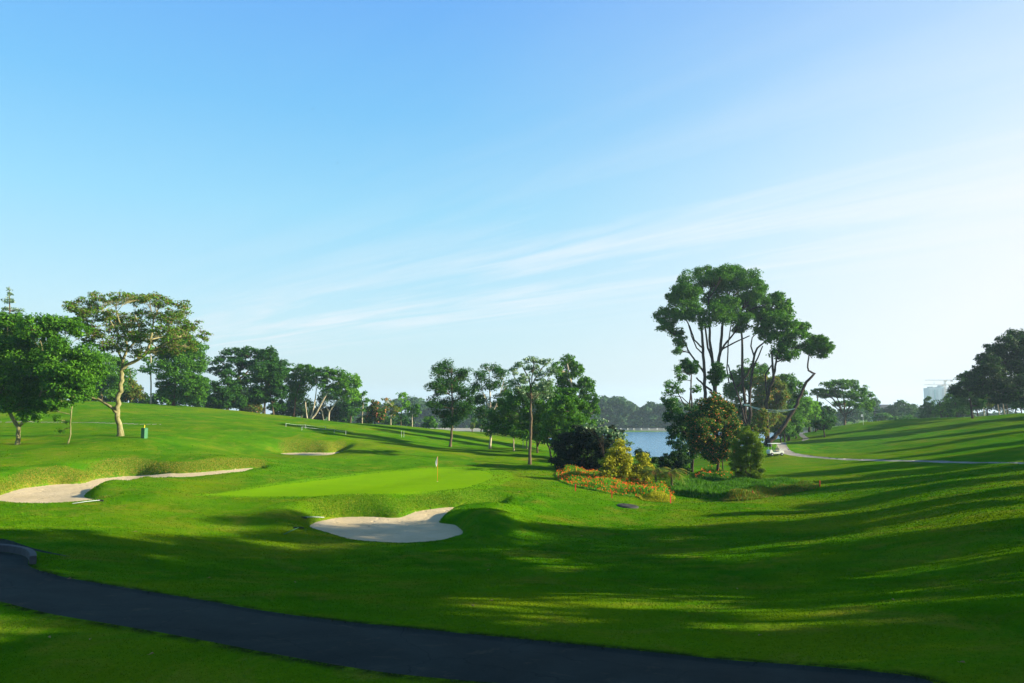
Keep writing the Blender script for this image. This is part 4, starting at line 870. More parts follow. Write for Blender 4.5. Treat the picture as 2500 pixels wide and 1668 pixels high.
# mid distance park trees seen under / beside the umbrella tree
for (bx,by,D,bl,lf,lb) in [(2060,1040,330,[(2085,1010,26,22),(2060,1018,24,18),(2110,1015,24,18)],'leaf_dark','hazy tree behind the umbrella tree trunk'),
    (2135,1036,340,[(2135,985,16,14),(2130,1005,24,20),(2150,1012,22,18)],'leaf_dark','hazy tree with a small high top left of the grey roof'),
    (2190,1036,300,[(2180,1000,30,16),(2200,990,26,14),(2215,1005,26,16),(2190,1015,40,16)],'leaf_dark','hazy wide tree right of the grey roof'),
    (2240,1038,320,[(2235,1000,22,16),(2245,1015,26,16)],'leaf_dark','hazy tree left of the lone round tree'),
    (2160,1037,260,[(2160,1018,22,12),(2145,1022,18,9)],'leaf_mid','low hazy bush tree near the far green'),
    (2200,1037,250,[(2215,1022,26,10),(2190,1024,22,9)],'leaf_mid','low hazy bush tree left of the lone round tree')]:
    tree('park_tree', lb, (bx,by), D, [[(bx,by,2.4),(bx,by-20,2)]], bl, leaf=lf, barkm='bark_dark', cover=2.8, twigs=4, size=.42, group='hazy park trees beyond the far green')

# ---- off frame trees to the right (their shadows fall across the lawns)
lab = 'tall tree standing right of the view, its shadow lying on the lawn'
gr = 'trees right of the view that shade the lawn'
srcs = [TREES['dense'], TREES['dense2'], TREES['right'], TREES['step'], TREES['lawn'], TREES['left'], TREES['giant']]
OFF = [(25,1,0,1.15),(26,11,0,.95),(34,14,4,.95),(30,17.8,4,.6),(33,22.5,4,1.6),(38,28,4,1.5),(40,37,4,1.5),(38,11,6,.72),(44,1,6,.8),(45,19,6,.8),(50,12,6,.95),(29,4,4,1.3),(24,-9,1,1.5),(48,41,4,1.1),(28,5.5,1,1.2),
       (58,49,1,.9),(66,58,4,1.0),(72,67,0,.85),(84,78,4,1.1),(90,90,1,1.0),(100,103,4,1.05),(112,120,0,.9),(122,137,4,1.1),(88,56,4,1.6),(98,72,4,1.6)]
for (x, y, k, sc) in OFF:
    copy_tree(srcs[k], (x, y, gz(x, y)-.1), (R(90) if k == 6 else x*1.7+y), sc, lab, gr)['category'] = 'tree'

# ---- far shore forest (reads as one mass)
def forest(name, label, spans, size, cover=2.2, leaf='leaf_far'):
    bl = []
    for (px0, px1, D0, D1, top, bot, n) in spans:
        for i in range(n):
            px = px0+(px1-px0)*(i+nr.random())/n; D = nr.uniform(D0, D1); tp = top(px) if callable(top) else top
            r = nr.uniform(11, 19); y = nr.uniform(tp+r*.5, tp+r*.5+18) if nr.random() < .6 else nr.uniform(tp+14, bot-4)
            c = W(px, y, D); pm = D/F
            bl.append((c, (r*pm, r*pm*.9, r*.62*pm*nr.uniform(.8, 1.2))))
    P_, Nn, _ = crown_points(bl, cover, size, .45, .8, .6)
    v, f = leaves_mesh(P_, size, Nn)
    o = link(name, mesh_from(name, v, f, M[leaf])); tag(o, label, 'forest', kind='stuff'); return o
def topc(px): return 982 - 10*math.exp(-((px-1495)/40)**2) + 5*math.sin(px*.045) + 3*math.sin(px*.11)
def topl(px): return 985 - 18*math.exp(-((px-1010)/40)**2) + 6*math.sin(px*.05)
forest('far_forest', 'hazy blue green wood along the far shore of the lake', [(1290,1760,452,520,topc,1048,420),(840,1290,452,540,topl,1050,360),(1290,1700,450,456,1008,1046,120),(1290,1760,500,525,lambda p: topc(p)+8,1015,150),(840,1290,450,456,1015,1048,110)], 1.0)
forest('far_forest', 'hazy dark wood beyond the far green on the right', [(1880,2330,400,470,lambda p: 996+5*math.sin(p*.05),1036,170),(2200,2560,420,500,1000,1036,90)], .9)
# ------------------------------------------------------------------ built things
M['white_paint'] = plain('white_paint', (.72,.72,.68), .45, 6, .08); M['metal_white'] = plain('metal_white', (.38,.42,.44), .5, 5, .1)
M['green_paint'] = plain('green_paint', (.035,.15,.065), .5, 5, .15); M['yellow_paint'] = plain('yellow_paint', (.75,.55,.03), .5, 6, .1)
M['orange_paint'] = plain('orange_paint', (.85,.28,.03), .45, 6, .1); M['red_paint'] = plain('red_paint', (.42,.012,.010), .5, 9, .2)
M['black_rubber'] = plain('black_rubber', (.02,.02,.02), .8, 20, .3); M['concrete'] = plain('concrete', (.05,.052,.055), .9, 5, .35, bump=.6)
M['stone'] = plain('stone', (.34,.32,.27), .9, .4, .3); M['iron'] = plain('iron', (.03,.028,.024), .8, 8, .5, bump=.8)
M['cloth'] = plain('cloth', (.75,.74,.75), .8, 6, .08); M['rope_white'] = plain('rope_white', (.6,.66,.6), .7, 10, .1)
M['tower_wall'] = plain('tower_wall', (.26,.36,.44), .8, .06, .12); M['tower_glass'] = plain('tower_glass', (.06,.22,.27), .3, .1, .2); M['tower_dark'] = plain('tower_dark', (.14,.17,.2), .5, .1, .2)
M['crane_paint'] = plain('crane_paint', (.22,.16,.10), .6, .3, .2); M['tiles'] = plain('tiles', (.20,.20,.22), .8, .8, .2); M['plaster'] = plain('plaster', (.55,.55,.52), .9, .5, .1)
M['seat_vinyl'] = plain('seat_vinyl', (.42,.38,.28), .5, 8, .1); M['wood'] = plain('wood', (.30,.20,.10), .8, 9, .3)
def zg(x, y): return float(ground(np.array([float(x)]), np.array([float(y)]))[0])

# kerb wall round the path bend
kp = [G(x, y)[:2] for x, y in [(-160,1341),(-80,1343),(-30,1345),(0,1347),(20,1349),(38,1352),(52,1355),(62,1359),(68,1364),(71,1370),(71,1378)]]
kp = np.array(kp); v = []; f = []
for i, p in enumerate(kp):
    t = kp[min(i+1, len(kp)-1)]-kp[max(i-1, 0)]; t /= np.linalg.norm(t); n = np.array([-t[1], t[0]])
    z0 = gz(*p)-.15; z1 = gz(*p)+.26
    for q, zz in ((0, z0), (0, z1-.02), (.03, z1), (.17, z1), (.20, z1-.02), (.20, z0)): v.append((*(p+n*q), zz))
for i in range(len(kp)-1):
    for j in range(5): a = i*6+j; f.append((a, a+1, a+7, a+6))
f.append(tuple(range(6))); f.append(tuple(range(len(v)-1, len(v)-7, -1)))
tag(link('kerb_wall', mesh_from('kerb_wall', v, f, M['concrete'])), 'low curved grey concrete kerb wall at the bend of the dark path', 'wall')

# flagstick
p = G(1068, 1176)
fs = thing('flagstick', p, 'orange flagstick with a limp white flag standing on the putting green', 'flagstick')
MB().tube([(0,0,-.05),(0,0,1.55),(0,0,2.16)], [.017,.016,.014], 8).build('pole', M['orange_paint'], fs, True)
v = []; f = []
for i in range(9):
    t = i/8; z = 2.14-.60*t
    for j in range(6):
        s = j/5; fold = .05*math.sin(s*9+t*3)*s
        v.append((-.012-(.10+.13*math.sin(min(1, t*1.25)*math.pi)**.8)*s*(.35+.75*t)+0, fold, z-.22*s*t-.10*s))
for i in range(8):
    for j in range(5): a = i*6+j; f.append((a, a+1, a+7, a+6))
fl = link('flag', mesh_from('flag', v, f, M['cloth'], True), fs); md = fl.modifiers.new('thick', 'SOLIDIFY'); md.thickness = .012
MB().tube([(0,0,.0),(0,0,.012)], [.055,.055], 14).build('cup_rim', M['white_paint'], fs)
# far flag
p = G(2108, 1037.5, Dmax=400)
fs2 = thing('flagstick', p, 'tiny distant flagstick on the far green right of the umbrella tree', 'flagstick')
MB().tube([(0,0,-.05),(0,0,2.3)], [.03,.03], 6).build('pole', M['white_paint'], fs2)
MB().box((-.22,0,2.0), (.42,.03,.5)).build('flag', M['cloth'], fs2)

# green box with yellow stick
p = G(352, 1070)
ub = thing('utility_box', p, 'green metal box with a short yellow stick on top near the umbrella tree', 'box', rz=R(-24))
MB().box((0,0,.46), (.50,.42,1.0)).build('housing', M['green_paint'], ub, bevel=.02)
b = MB(); b.prism([(-.26,.955),(.26,.955),(.26,.985),(.16,1.05),(-.16,1.05),(-.26,.985)], -.22, .22); b.build('lid', M['green_paint'], ub)
for x in (-.12, .02): MB().tube([(x,-.225,.9),(x,-.20,.9)], [.03,.03], 8).build('hole', M['black_rubber'], ub)
MB().tube([(-.03,0,1.0),(-.03,0,1.30),(-.03,0,1.36)], [.045,.045,.03], 8).build('stick', M['yellow_paint'], ub)

# rope barriers
def rope_fence(label, pts, hpost=.55, sag=.10, group='low rope barriers on the slope'):
    P3 = [G(x, y) for x, y in pts]; o = thing('rope_barrier', P3[0], label, 'rope barrier', group)
    for q in P3: MB().tube([q-P3[0]+np.array([0,0,-.1]), q-P3[0]+np.array([0,0,hpost])], [.03,.03], 6).build('post', M['metal_white'], o)
    r = MB()
    for a, c in zip(P3[:-1], P3[1:]):
        a = a-P3[0]+np.array([0,0,hpost-.04]); c = c-P3[0]+np.array([0,0,hpost-.04])
        r.tube([a+(c-a)*t-np.array([0,0,sag*4*t*(1-t)]) for t in np.linspace(0,1,8)], [.013]*8, 5)
    r.build('rope', M['rope_white'], o)
rope_fence('upper pale rope strung on three short posts on the left slope', [(698,1042),(746,1046),(795,1049)])
rope_fence('lower pale rope with a post at its right end below the upper one', [(737,1051),(816,1057),(844,1061)])
for x, y, lb in [(980,1068,'left of a pair of thin upright posts on the slope behind the green'),(986,1068,'right of a pair of thin upright posts on the slope behind the green'),(859,1033,'slim white marker post on the ridge under the yellow green tree')]:
    p = G(x, y); h = 1.0 if x > 900 else 1.3
    o = thing('marker_post', p, lb, 'post'); MB().tube([(0,0,-.1),(0,0,h)], [.028,.024], 6).build('shaft', M['metal_white'], o); MB().tube([(0,0,h),(0,0,h+.04)], [.035,.02], 6).build('cap', M['metal_white'], o)

# red hazard stakes
for x, y, lb in [(1405,1199,'red stake at the left end of the flower bed'),(1494,1216,'red stake in front of the middle of the flower bed'),(1637,1229,'red stake at the right end of the flower bed, beside the clipped yellow plants'),
                 (1838,1216,'red stake in front of the green reeds below the bamboo clump'),(2002,1189,'red stake at the far right tip of the reed bed')]:
    p = G(x, y); o = thing('hazard_stake', p, lb, 'stake', 'red stakes round the planted bed', rz=rnd.uniform(0, 1))
    MB().box((0,0,.24), (.07,.05,.60)).build('shaft', M['red_paint'], o); MB().prism([(-.035,.54),(.035,.54),(0,.60)], -.025, .025).build('tip', M['red_paint'], o)

# manhole cover
p = manholeP
mh = thing('manhole_cover', p, 'round dark drain cover lying in the grass hollow', 'manhole cover')
nrm = np.array([gz(p[0]+.5, p[1])-gz(p[0]-.5, p[1]), gz(p[0], p[1]+.5)-gz(p[0], p[1]-.5)])
mh.rotation_euler = (math.atan(nrm[1]), -math.atan(nrm[0]), 0)
MB().tube([(0,0,-.1),(0,0,.06),(0,0,.08)], [.80,.80,.77], 32).build('frame', M['concrete'], mh)
MB().tube([(0,0,.07),(0,0,.11)], [.71,.71], 32).build('lid', M['iron'], mh)
for a in range(6): MB().box((.42*math.cos(a*1.047), .42*math.sin(a*1.047), .115), (.30,.05,.02), a*1.047).build('rib', M['iron'], mh)

# rakes
def rake(px0, py0, px1, py1, label, hm):
    a = G(px0, py0); c = G(px1, py1); d = (c-a); L_ = np.linalg.norm(d[:2]); rz = math.atan2(d[1], d[0])
    o = thing('bunker_rake', (a[0], a[1], a[2]+.04), label, 'rake', 'rakes lying by the bunkers', rz=rz)
    tilt = math.atan2(c[2]-a[2], L_); o.rotation_euler = (0, -tilt, rz); Lh = 1.7
    MB().tube([(0,0,.03),(Lh*.5,0,.05),(Lh,0,.03)], [.02,.02,.022], 7).build('handle', M[hm], o, True)
    hb = MB().box((0,0,.03), (.05,.62,.045)).build('head', M['black_rubber'], o)
    t = MB(); [t.box((.0,y,-.02), (.02,.015,.07)) for y in np.linspace(-.28,.28,12)]; t.build('teeth', M['black_rubber'], o)
rake(741,1265.5,784,1266, 'pale handled rake at the left end of the front bunker', 'metal_white')
rake(729,1291.5,700,1305, 'dark rake lying in the grass left of the front bunker', 'green_paint')
rake(245,1224,205,1229, 'rake lying on the sand edge of the long left bunker', 'metal_white')

# golf cart
p = G(1893, 1112.5)
gc = thing('golf_cart', p, 'white golf cart with a canopy parked on the grass by the far path', 'golf cart', rz=R(8))
b = MB(); b.prism([(-1.15,.28),(1.05,.28),(1.15,.45),(1.10,.72),(.35,.80),(.30,.62),(-.35,.52),(-.62,.52),(-.78,.88),(-1.02,.92),(-1.18,.70)], -.55, .55); b.build('body', M['white_paint'], gc, bevel=.04)
MB().box((-.02,0,.33), (.9,1.0,.05)).build('floor', M['black_rubber'], gc)
MB().box((.08,0,.80), (.50,1.04,.14)).build('seat', M['seat_vinyl'], gc, bevel=.03); MB().box((.36,0,1.03), (.11,1.04,.36)).build('backrest', M['seat_vinyl'], gc, bevel=.03)
MB().prism([(-.95,1.78),(-.90,1.86),(.6,1.90),(.68,1.82),(.6,1.80),(-.88,1.77)], -.58, .58).build('roof', M['white_paint'], gc, bevel=.015)
for x, y in ((-.85,-.5),(-.85,.5),(.5,-.5),(.5,.5)): MB().tube([(x,y,.75),(x*.97,y,1.80)], [.025,.025], 6).build('roof_post', M['metal_white'], gc)
for x in (-.80, .78):
    for y in (-.53, .53):
        s = 1 if y > 0 else -1
        wl = MB().tube([(x,y-.09*s,.23),(x,y-.07*s,.23),(x,y+.07*s,.23),(x,y+.09*s,.23)], [.19,.235,.235,.19], 18).build('wheel', M['black_rubber'], gc, True)
        MB().tube([(x,y+.085*s,.23),(x,y+.10*s,.23)], [.11,.10], 12).build('rim', M['metal_white'], wl)
st = MB().tube([(-.72,-.25,.85),(-.50,-.25,1.12)], [.02,.02], 6); st.tube([(-.50+.17*math.sin(a)*.4,-.25+.17*math.cos(a),1.12+.17*math.sin(a)*.9) for a in np.linspace(0,6.283,13)], [.015]*13, 5); st.build('steering_wheel', M['black_rubber'], gc)
MB().box((1.0,0,.90), (.62,1.0,.07)).build('cargo_deck', M['white_paint'], gc)
for y in (-.45,.45): MB().tube([(.7,y,.95),(1.35,y,.97),(1.35,y,.75)], [.02]*3, 6).build('bag_rail', M['metal_white'], gc)
for y in (-.38,.38): MB().tube([(-1.17,y,.66),(-1.20,y,.66)], [.07,.06], 10).build('headlight', M['cloth'], gc)

# rope tied between the giant trees
a = W(1823, 989, GD-.4); c = W(1941, 998, GD-2.8)
rp = thing('tied_rope', a, 'pale double rope sagging between the bare giant trunks and the leaning trunk', 'rope')
r = MB()
for k, sg in ((0, .55), (.14, .75)): r.tube([(c-a)*t-np.array([0,0,sg*4*t*(1-t)+k*(1-abs(2*t-1))]) for t in np.linspace(0,1,14)], [.045]*14, 5)
r.build('cord', M['rope_white'], rp)
MB().tube([np.array([0,-.1,-.12]), np.array([0,-.1,.12])], [.5,.5], 10).build('knot', M['rope_white'], rp)

# lake embankment
b = MB(); y0 = 448
b.prism([(-1,-1.5),(0,1.0),(2.2,1.0),(6,3.2),(9,3.4),(9,-1.5)], 0, 1)
o = MB()
xs = np.linspace(-120, 120, 25)
vv = []; ff = []
for i, x in enumerate(xs):
    yy = y0-2+2.5*math.sin(x*.03)
    for (dy, z) in ((-.4,-1.5),(0,1.1),(2.0,1.15),(2.1,1.9),(3.0,2.0),(9,2.3),(9,-1.5)): vv.append((x, yy+dy, z))
for i in range(len(xs)-1):
    for j in range(6): a_ = i*7+j; ff.append((a_, a_+1, a_+8, a_+7))
tag(link('embankment', mesh_from('embankment', vv, ff, M['stone'])), 'pale stone embankment along the far edge of the lake', 'embankment', kind='structure')
for i, px in enumerate((1516,1533,1548,1566,1585,1605,1622)):
    q = W(px, 1050, 446.5); m_ = thing('bollard', (q[0], q[1]+1.2, 1.1), 'small pale bollard on the far lake embankment', 'bollard', 'bollards on the embankment')
    MB().tube([(0,0,0),(0,0,.8),(0,0,1.0)], [.28,.24,.1], 6).build('post', M['white_paint'], m_)

# towers and cranes
TD = 1400
def px2(x, D=TD): return (x-1250)/F*D/ (cP)  # metres right of the view axis, near enough
def WZ(py, D=TD): return W(1250, py, D)[2]
def tower(label, x0, x1, ytop, cols, D=TD, steps=None):
    X0 = W(x0,1000,D)[0]; X1 = W(x1,1000,D)[0]; zt = WZ(ytop, D); zb = -2
    o = thing('tower_block', ((X0+X1)/2, D, zb), label, 'tower block', 'hazy tower blocks on the horizon'); wdt = X1-X0; h = zt-zb
    MB().box((0,9,h/2), (wdt,18,h)).build('wall', M['tower_wall'], o)
    nb = len(cols)
    for i, c in enumerate(cols):
        cxx = -wdt/2+wdt*(i+.5)/nb
        MB().box((cxx,-.6,h/2-1.5), (wdt/nb*.42,1.2,h-4)).build('balcony_stack', M[c], o)
    s = MB()
    for k in range(int(h//3.1)): s.box((0,-1.35,3.1*k+2.9), (wdt*.97,.35,.35))
    s.build('floor_slabs', M['tower_wall'], o)
    MB().box((-wdt*.15,9,h+1.2), (wdt*.3,8,2.6)).build('roof_plant', M['tower_dark'], o)
    MB().box((wdt*.2,9,h+.7), (wdt*.25,8,1.6)).build('roof_plant', M['tower_dark'], o)
tower('pale tower block with a teal glass strip, tallest of the towers', 2270, 2298, 947, ['tower_wall','tower_glass','tower_wall'])
tower('grey tower block close behind the tallest one, under the crane', 2299, 2309, 944, ['tower_dark'], TD+10)
tower('lower blue grey tower block right of the crane mast', 2309.6, 2321, 951, ['tower_glass','tower_dark'], TD+30)
tower('far low pale tower block partly behind the ridge trees', 2322, 2344, 955, ['tower_dark','tower_wall','tower_dark'], TD+80)
def crane(label, xm, ytop, xl, xr, ybase, D):
    bx = W(xm,1000,D)[0]; zt = WZ(ytop, D); zb = -2
    o = thing('tower_crane', (bx, D, zb), label, 'crane', 'tower cranes over the tower blocks'); H = zt-zb
    def lattice(p0, p1, wd, n, r):
        p0 = np.array(p0,float); p1 = np.array(p1,float); m = MB(); ax = p1-p0; ax/=np.linalg.norm(ax)
        u = np.array([0,1,0.]) ; w2 = np.cross(ax,u)
        C4 = [(a*u+b*w2)*wd/2 for a,b in ((1,1),(1,-1),(-1,-1),(-1,1))]
        for c in C4: m.tube([p0+c,p1+c],[r,r],4)
        for i in range(n):
            for k in range(4):
                a = p0+(p1-p0)*i/n+C4[k]; c = p0+(p1-p0)*(i+1)/n+C4[(k+1)%4]; m.tube([a,c],[r*.7,r*.7],4)
        return m
    lattice((0,0,0),(0,0,H),2.4,20,.28).build('mast', M['crane_paint'], o)
    xL = (W(xl,1000,D)[0]-bx); xR = (W(xr,1000,D)[0]-bx)
    lattice((xL,0,H+.5),(0,0,H+.5),1.2,26,.16).build('jib', M['crane_paint'], o)
    lattice((0,0,H+.5),(xR,0,H+.5),1.3,10,.2).build('counter_jib', M['crane_paint'], o)
    MB().box((xR-2,0,H-.8),(4,2,3)).build('counterweight', M['crane_paint'], o)
    MB().box((1.5,-1.6,H-1.2),(2,1.6,2.2)).build('cab', M['crane_paint'], o)
    MB().tube([(xL*.55,0,H),(xL*.55,0,H-4)],[.12,.12],4).box((xL*.55,0,H-5),(1.4,1.0,1.4)).build('hook', M['crane_paint'], o)
crane('higher tower crane with its mast beside the lower tower', 2310.5, 929, 2262, 2330, 990, TD-15)
crane('lower tower crane standing on the tallest tower', 2302.5, 940, 2259, 2324, 990, TD+22)
# house roof among far trees
q = W(2162, 1002, 360); hz = gz(q[0], 360)
ho = thing('house', (q[0], 360, hz), 'grey roofed house half hidden by hazy trees near the far green', 'house')
hh = W(2162,994,360)[2]-hz
MB().box((0,4,hh/2-.6), (9,8,hh-1.2)).build('wall', M['plaster'], ho)
MB().prism([(-5.3,hh-1.35),(5.3,hh-1.35),(2,hh+1.2),(-2,hh+1.2)], -.8, 8.8).build('roof', M['tiles'], ho)
for x in (-2.5,0,2.5): MB().box((x,-.03,hh-2.6), (1.3,.1,1.2)).build('window', M['tower_dark'], ho)

# birds
for x, y, lb in [(763,267,'tiny dark bird high in the blue sky, upper of two'),(824,399,'tiny dark bird in the blue sky, lower of two')]:
    q = W(x, y, 150); o = thing('bird', q, lb, 'bird')
    MB().tube([(0,-.2,0),(0,0,.02),(0,.18,0)], [.02,.06,.01], 8).build('body', M['black_rubber'], o, True)
    for s in (-1,1): MB().add([(0,-.07,.02),(0,.07,.02),(.18*s,.03,.07),(.38*s,-.05,.02),(.18*s,-.08,.07)],[(0,1,2,4),(4,2,3)]).build('wing', M['black_rubber'], o)

# ------------------------------------------------------------------ planted beds (uncountable plants)
def bed(name, label, poly, n, hmin, hmax, leaf, width, petals=None, pfrac=0, lean=.35, cat='flower bed'):
    lo = poly.min(0); hi = poly.max(0); pts = []
    while len(pts) < n:
        q = nr.uniform(lo, hi, (n, 2)); q = q[sdf(q[:, 0], q[:, 1], poly) < 0]; pts.extend(q.tolist())
    pts = np.array(pts[:n]); z = ground1(pts[:, 0], pts[:, 1]); b0 = np.c_[pts, z-.03]
    edge = np.clip(-sdf(pts[:, 0], pts[:, 1], poly)/1.0, .35, 1)
    h = nr.uniform(hmin, hmax, n)*edge*(.8+.35*np.sin(pts[:, 0]*1.3)*np.sin(pts[:, 1]*.9+1)); a = nr.uniform(0, 6.283, n); ln = nr.uniform(0, lean, n)*h
    tip = b0+np.c_[np.cos(a)*ln, np.sin(a)*ln, h]; midp = b0*.5+tip*.5-np.c_[np.cos(a)*ln, np.sin(a)*ln, -h*.3]*.2
    s = np.c_[-np.sin(a), np.cos(a), np.zeros(n)]*(width*nr.uniform(.6, 1.3, n))[:, None]
    v = np.stack([b0, midp+s, tip, midp-s], 1).reshape(-1, 3)
    if leaf == 'leaf_yellow' or leaf == 'leaf_olive' or leaf == 'leaf_mid':
        pass
    me = mesh_from(name, v, np.arange(4*n).reshape(n, 4), M[leaf]); o = link(name, me); tag(o, label, cat, kind='stuff')
    if petals:
        k = nr.random(n) < pfrac; c = tip[k]+np.array([0, 0, .04]); m_ = len(c); cc = np.repeat(c, 4, 0)+nr.normal(0, .045, (m_*4, 3))
        vv, ff = leaves_mesh(cc, .05, None, 1.5); link('petals', mesh_from('petals', vv, ff, M[petals]), o)
    return o
fb = region([(1356,1166),(1362,1150),(1375,1143),(1420,1150),(1470,1168),(1530,1182),(1590,1188),(1640,1195),(1650,1212),(1620,1219),(1570,1217),(1500,1208),(1440,1196),(1400,1188),(1372,1178)])
bed('flower_bed', 'bed of orange and red canna flowers curving along the shrubs', fb, 30000, .38, .82, 'leaf_bright', .07, 'petal', .05)
fb2 = region([(1360,1150),(1352,1138),(1372,1132),(1420,1140),(1430,1150),(1400,1152)])
bed('flower_bed', 'small shaded patch of red flowers at the foot of the dark shrub', fb2, 3500, .5, 1.0, 'leaf_dark', .07, 'petal', .05)
fb3 = region([(1690,1165),(1720,1150),(1780,1155),(1800,1168),(1760,1176),(1710,1178)])
bed('flower_bed', 'patch of green plants with red flowers under the orange blossom tree', fb3, 9000, .4, .9, 'leaf_mid', .06, 'petal', .02)
rb = region([(1590,1192),(1640,1178),(1720,1176),(1800,1172),(1870,1176),(1950,1180),(2000,1183),(2004,1190),(1960,1200),(1900,1210),(1830,1220),(1750,1222),(1700,1216),(1640,1208)])
bed('reed_bed', 'bed of green strap leaved reeds below the flowering tree and bamboo', rb, 42000, .4, .85, 'leaf_mid', .045, cat='reeds')
yb = region([(1560,1213),(1600,1204),(1640,1208),(1652,1218),(1640,1227),(1600,1226),(1565,1222)])
bed('clipped_plants', 'low yellowish plants at the right end of the orange flower bed', yb, 9000, .4, .75, 'leaf_yellow', .05, cat='ground cover')
yb2 = region([(1750,1216),(1830,1206),(1890,1196),(1950,1184),(1998,1182),(2004,1190),(1960,1200),(1900,1212),(1830,1223),(1760,1226)])
bed('clipped_plants', 'low olive plants along the lower edge of the reed bed', yb2, 24000, .45, .8, 'leaf_olive', .045, cat='ground cover')
# short turf blades near the eye, longer grass on the bunker faces
def blades(name, label, X, Y, wd, ht, mat):
    n = len(X); z = ground1(X, Y)-.012; a = nr.uniform(0, 6.283, n); l_ = nr.uniform(.1, .8, n)*ht; l2 = nr.uniform(0, 6.283, n)
    b0 = np.c_[X, Y, z]; s = np.c_[np.cos(a), np.sin(a), np.zeros(n)]*wd[:, None]; tip = b0+np.c_[np.cos(l2)*l_, np.sin(l2)*l_, ht]
    v = np.stack([b0-s, b0+s, tip], 1).reshape(-1, 3)
    tag(link(name, mesh_from(name, v, np.arange(3*n).reshape(n, 3), mat)), label, 'grass', kind='stuff')
n = 520000
ph_ = nr.uniform(-.66, .66, n); lr_ = nr.uniform(math.log(10.5), math.log(85), n); X = np.exp(lr_)*np.sin(ph_); Y = np.exp(lr_)*np.cos(ph_)
ok = nr.random(n) < np.clip((85-np.exp(lr_))/45, 0, 1)
for pl in [green, path1, drain]+[b['poly'] for b in BUNK[:2]]:
    lo = pl.min(0)-.1; hi = pl.max(0)+.1; m = (X > lo[0]) & (X < hi[0]) & (Y > lo[1]) & (Y < hi[1]); ok[m] &= sdf(X[m], Y[m], pl) > .03
X = X[ok]; Y = Y[ok]; Rr = np.hypot(X, Y)
lo = path1.min(0)-1; hi = path1.max(0)+1; m = (X > lo[0]) & (X < hi[0]) & (Y > lo[1]) & (Y < hi[1]); kp_ = np.ones(len(X), bool); kp_[m] = sdf(X[m], Y[m], path1) > nr.uniform(0, .3, m.sum()); X = X[kp_]; Y = Y[kp_]; Rr = Rr[kp_]
blades('short_grass', 'short turf blades covering the near lawn', X, Y, .0009*Rr*nr.uniform(.6, 1.3, len(X)), (.018+.0006*Rr)*nr.uniform(.5, 1.3, len(X)), M['grass'])
for b, wd, cnt, mt, lb in ((BUNK[0], 2.6, 26000, 'turf_rough', 'longer green grass on the face of the front bunker'), (BUNK[1], 3.0, 40000, 'turf_dry', 'dry tan grass on the face of the long left bunker'), (BUNK[2], 2.9, 9000, 'turf_dry', 'dry grass on the face of the small far bunker')):
    lo, hi = b['box']; q = nr.uniform(lo, hi, (cnt*8, 2)); d = sdf(q[:, 0], q[:, 1], b['poly']); k = (d > .08) & (d < wd+.5) & (nr.random(len(q)) < face(q[:, 0], q[:, 1], b)*np.clip((wd+.5-d)/2.2, 0, 1)**1.2); q = q[k][:cnt]
    blades('long_grass', lb, q[:, 0], q[:, 1], nr.uniform(.015, .035, len(q)), nr.uniform(.03, .09, len(q)), M[mt])
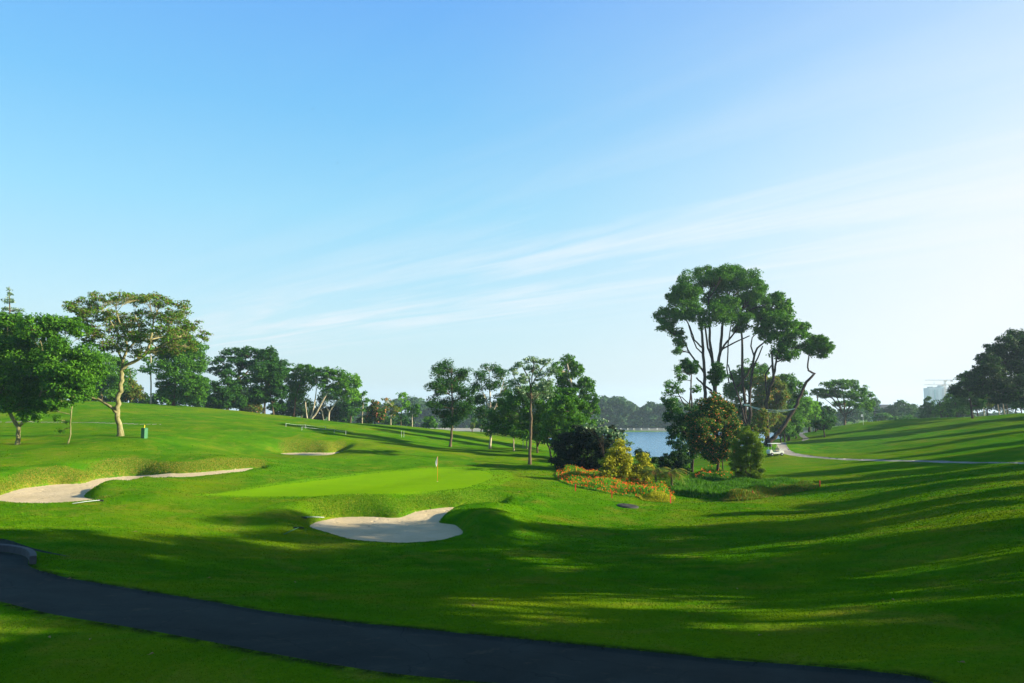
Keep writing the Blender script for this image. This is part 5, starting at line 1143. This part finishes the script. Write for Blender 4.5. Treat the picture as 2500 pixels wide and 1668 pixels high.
# small palms
def palm(px, py, label, hgt=1.6, n=20, ln=1.9):
    q = G(px, py); o = thing('small_palm', q, label, 'palm', 'small palms beside the golden shrubs')
    MB().tube([(0,0,-.1),(.03,0,.5*hgt),(0,.02,hgt)], [.12,.10,.08], 8).build('trunk', M['bark'], o, True)
    vs_, fs_ = [], []
    for i in range(n):
        a = i*2.4; e = .9-.9*(i/n); L2 = ln*nr.uniform(.85, 1.15)
        pts = [np.array([math.cos(a)*L2*t*(.9), math.sin(a)*L2*t*.9, hgt+L2*(t*e*1.0-t*t*(1.0+.2*e)*.75)]) for t in np.linspace(0,1,9)]
        side = np.array([-math.sin(a), math.cos(a), 0])
        for k in range(1, 9):
            for s in (-1, 1):
                for u in (0, .5):
                    c = pts[k-1]*(1-u)+pts[k]*u; d = pts[k]-pts[k-1]; d /= np.linalg.norm(d)
                    wl = .38*ln*math.sin(math.pi*min(1,(k-u)/9+.12)); tip_ = c+side*s*wl*.8+d*wl*.55-np.array([0,0,wl*.35])
                    j = len(vs_); vs_ += [c-d*.04, c+d*.04, tip_]; fs_.append((j, j+1, j+2))
    link('fronds', mesh_from('fronds', vs_, fs_, M['leaf_olive']), o)
palm(1601,1194,'small palm with arching fronds just right of the lower golden shrub')
palm(1640,1198,'small palm with drooping fronds farther right of the golden shrubs')
# fallen leaves scattered on the grass and sand
for i, (x, y) in enumerate([(900,1287),(510,1413),(568,1146),(1201,1469),(1154,1482),(1192,1394),(1268,1202),(120,1560),(220,1565),(370,1601),(1800,1440),(1855,1555),(2350,1622),(2395,1420),(720,1424),(1420,1310),(330,1300),(990,1240),(2180,1467),(170,1415)]):
    q = G(x, y); s = .05 if y > 1380 else .10
    o = thing('fallen_leaf', (q[0],q[1],q[2]+.03), 'single dry curled leaf lying on the ground', 'leaf', 'dry leaves scattered over the course', rz=rnd.uniform(0,6))
    MB().add([(-s,0,0),(-s*.3,s*.5,.02),(s*.5,s*.4,.03),(s,0,.0),(s*.5,-s*.4,.03),(-s*.3,-s*.5,.02),(0,0,-.0)],[(0,6,1),(1,6,2),(2,6,3),(3,6,4),(4,6,5),(5,6,0)]).build('blade', M['wood'], o)
    MB().tube([(-s,0,0),(-s*1.6,0,.01)],[.004,.003],4).build('stalk', M['wood'], o)
# ------------------------------------------------------------------ morning haze
m, t, o_ = newmat('haze'); pv = t.nodes.new('ShaderNodeVolumePrincipled')
pv.inputs['Color'].default_value = (.62, .82, 1, 1); pv.inputs['Density'].default_value = .00029; pv.inputs['Anisotropy'].default_value = 0.2
t.links.new(pv.outputs[0], o_.inputs['Volume'])
hz_ = MB().box((0, 980, 44), (4400, 2100*1.0+1840, 96)).build('haze', m)
tag(hz_, 'thin bluish morning haze over the course and the lake', 'haze', kind='stuff')
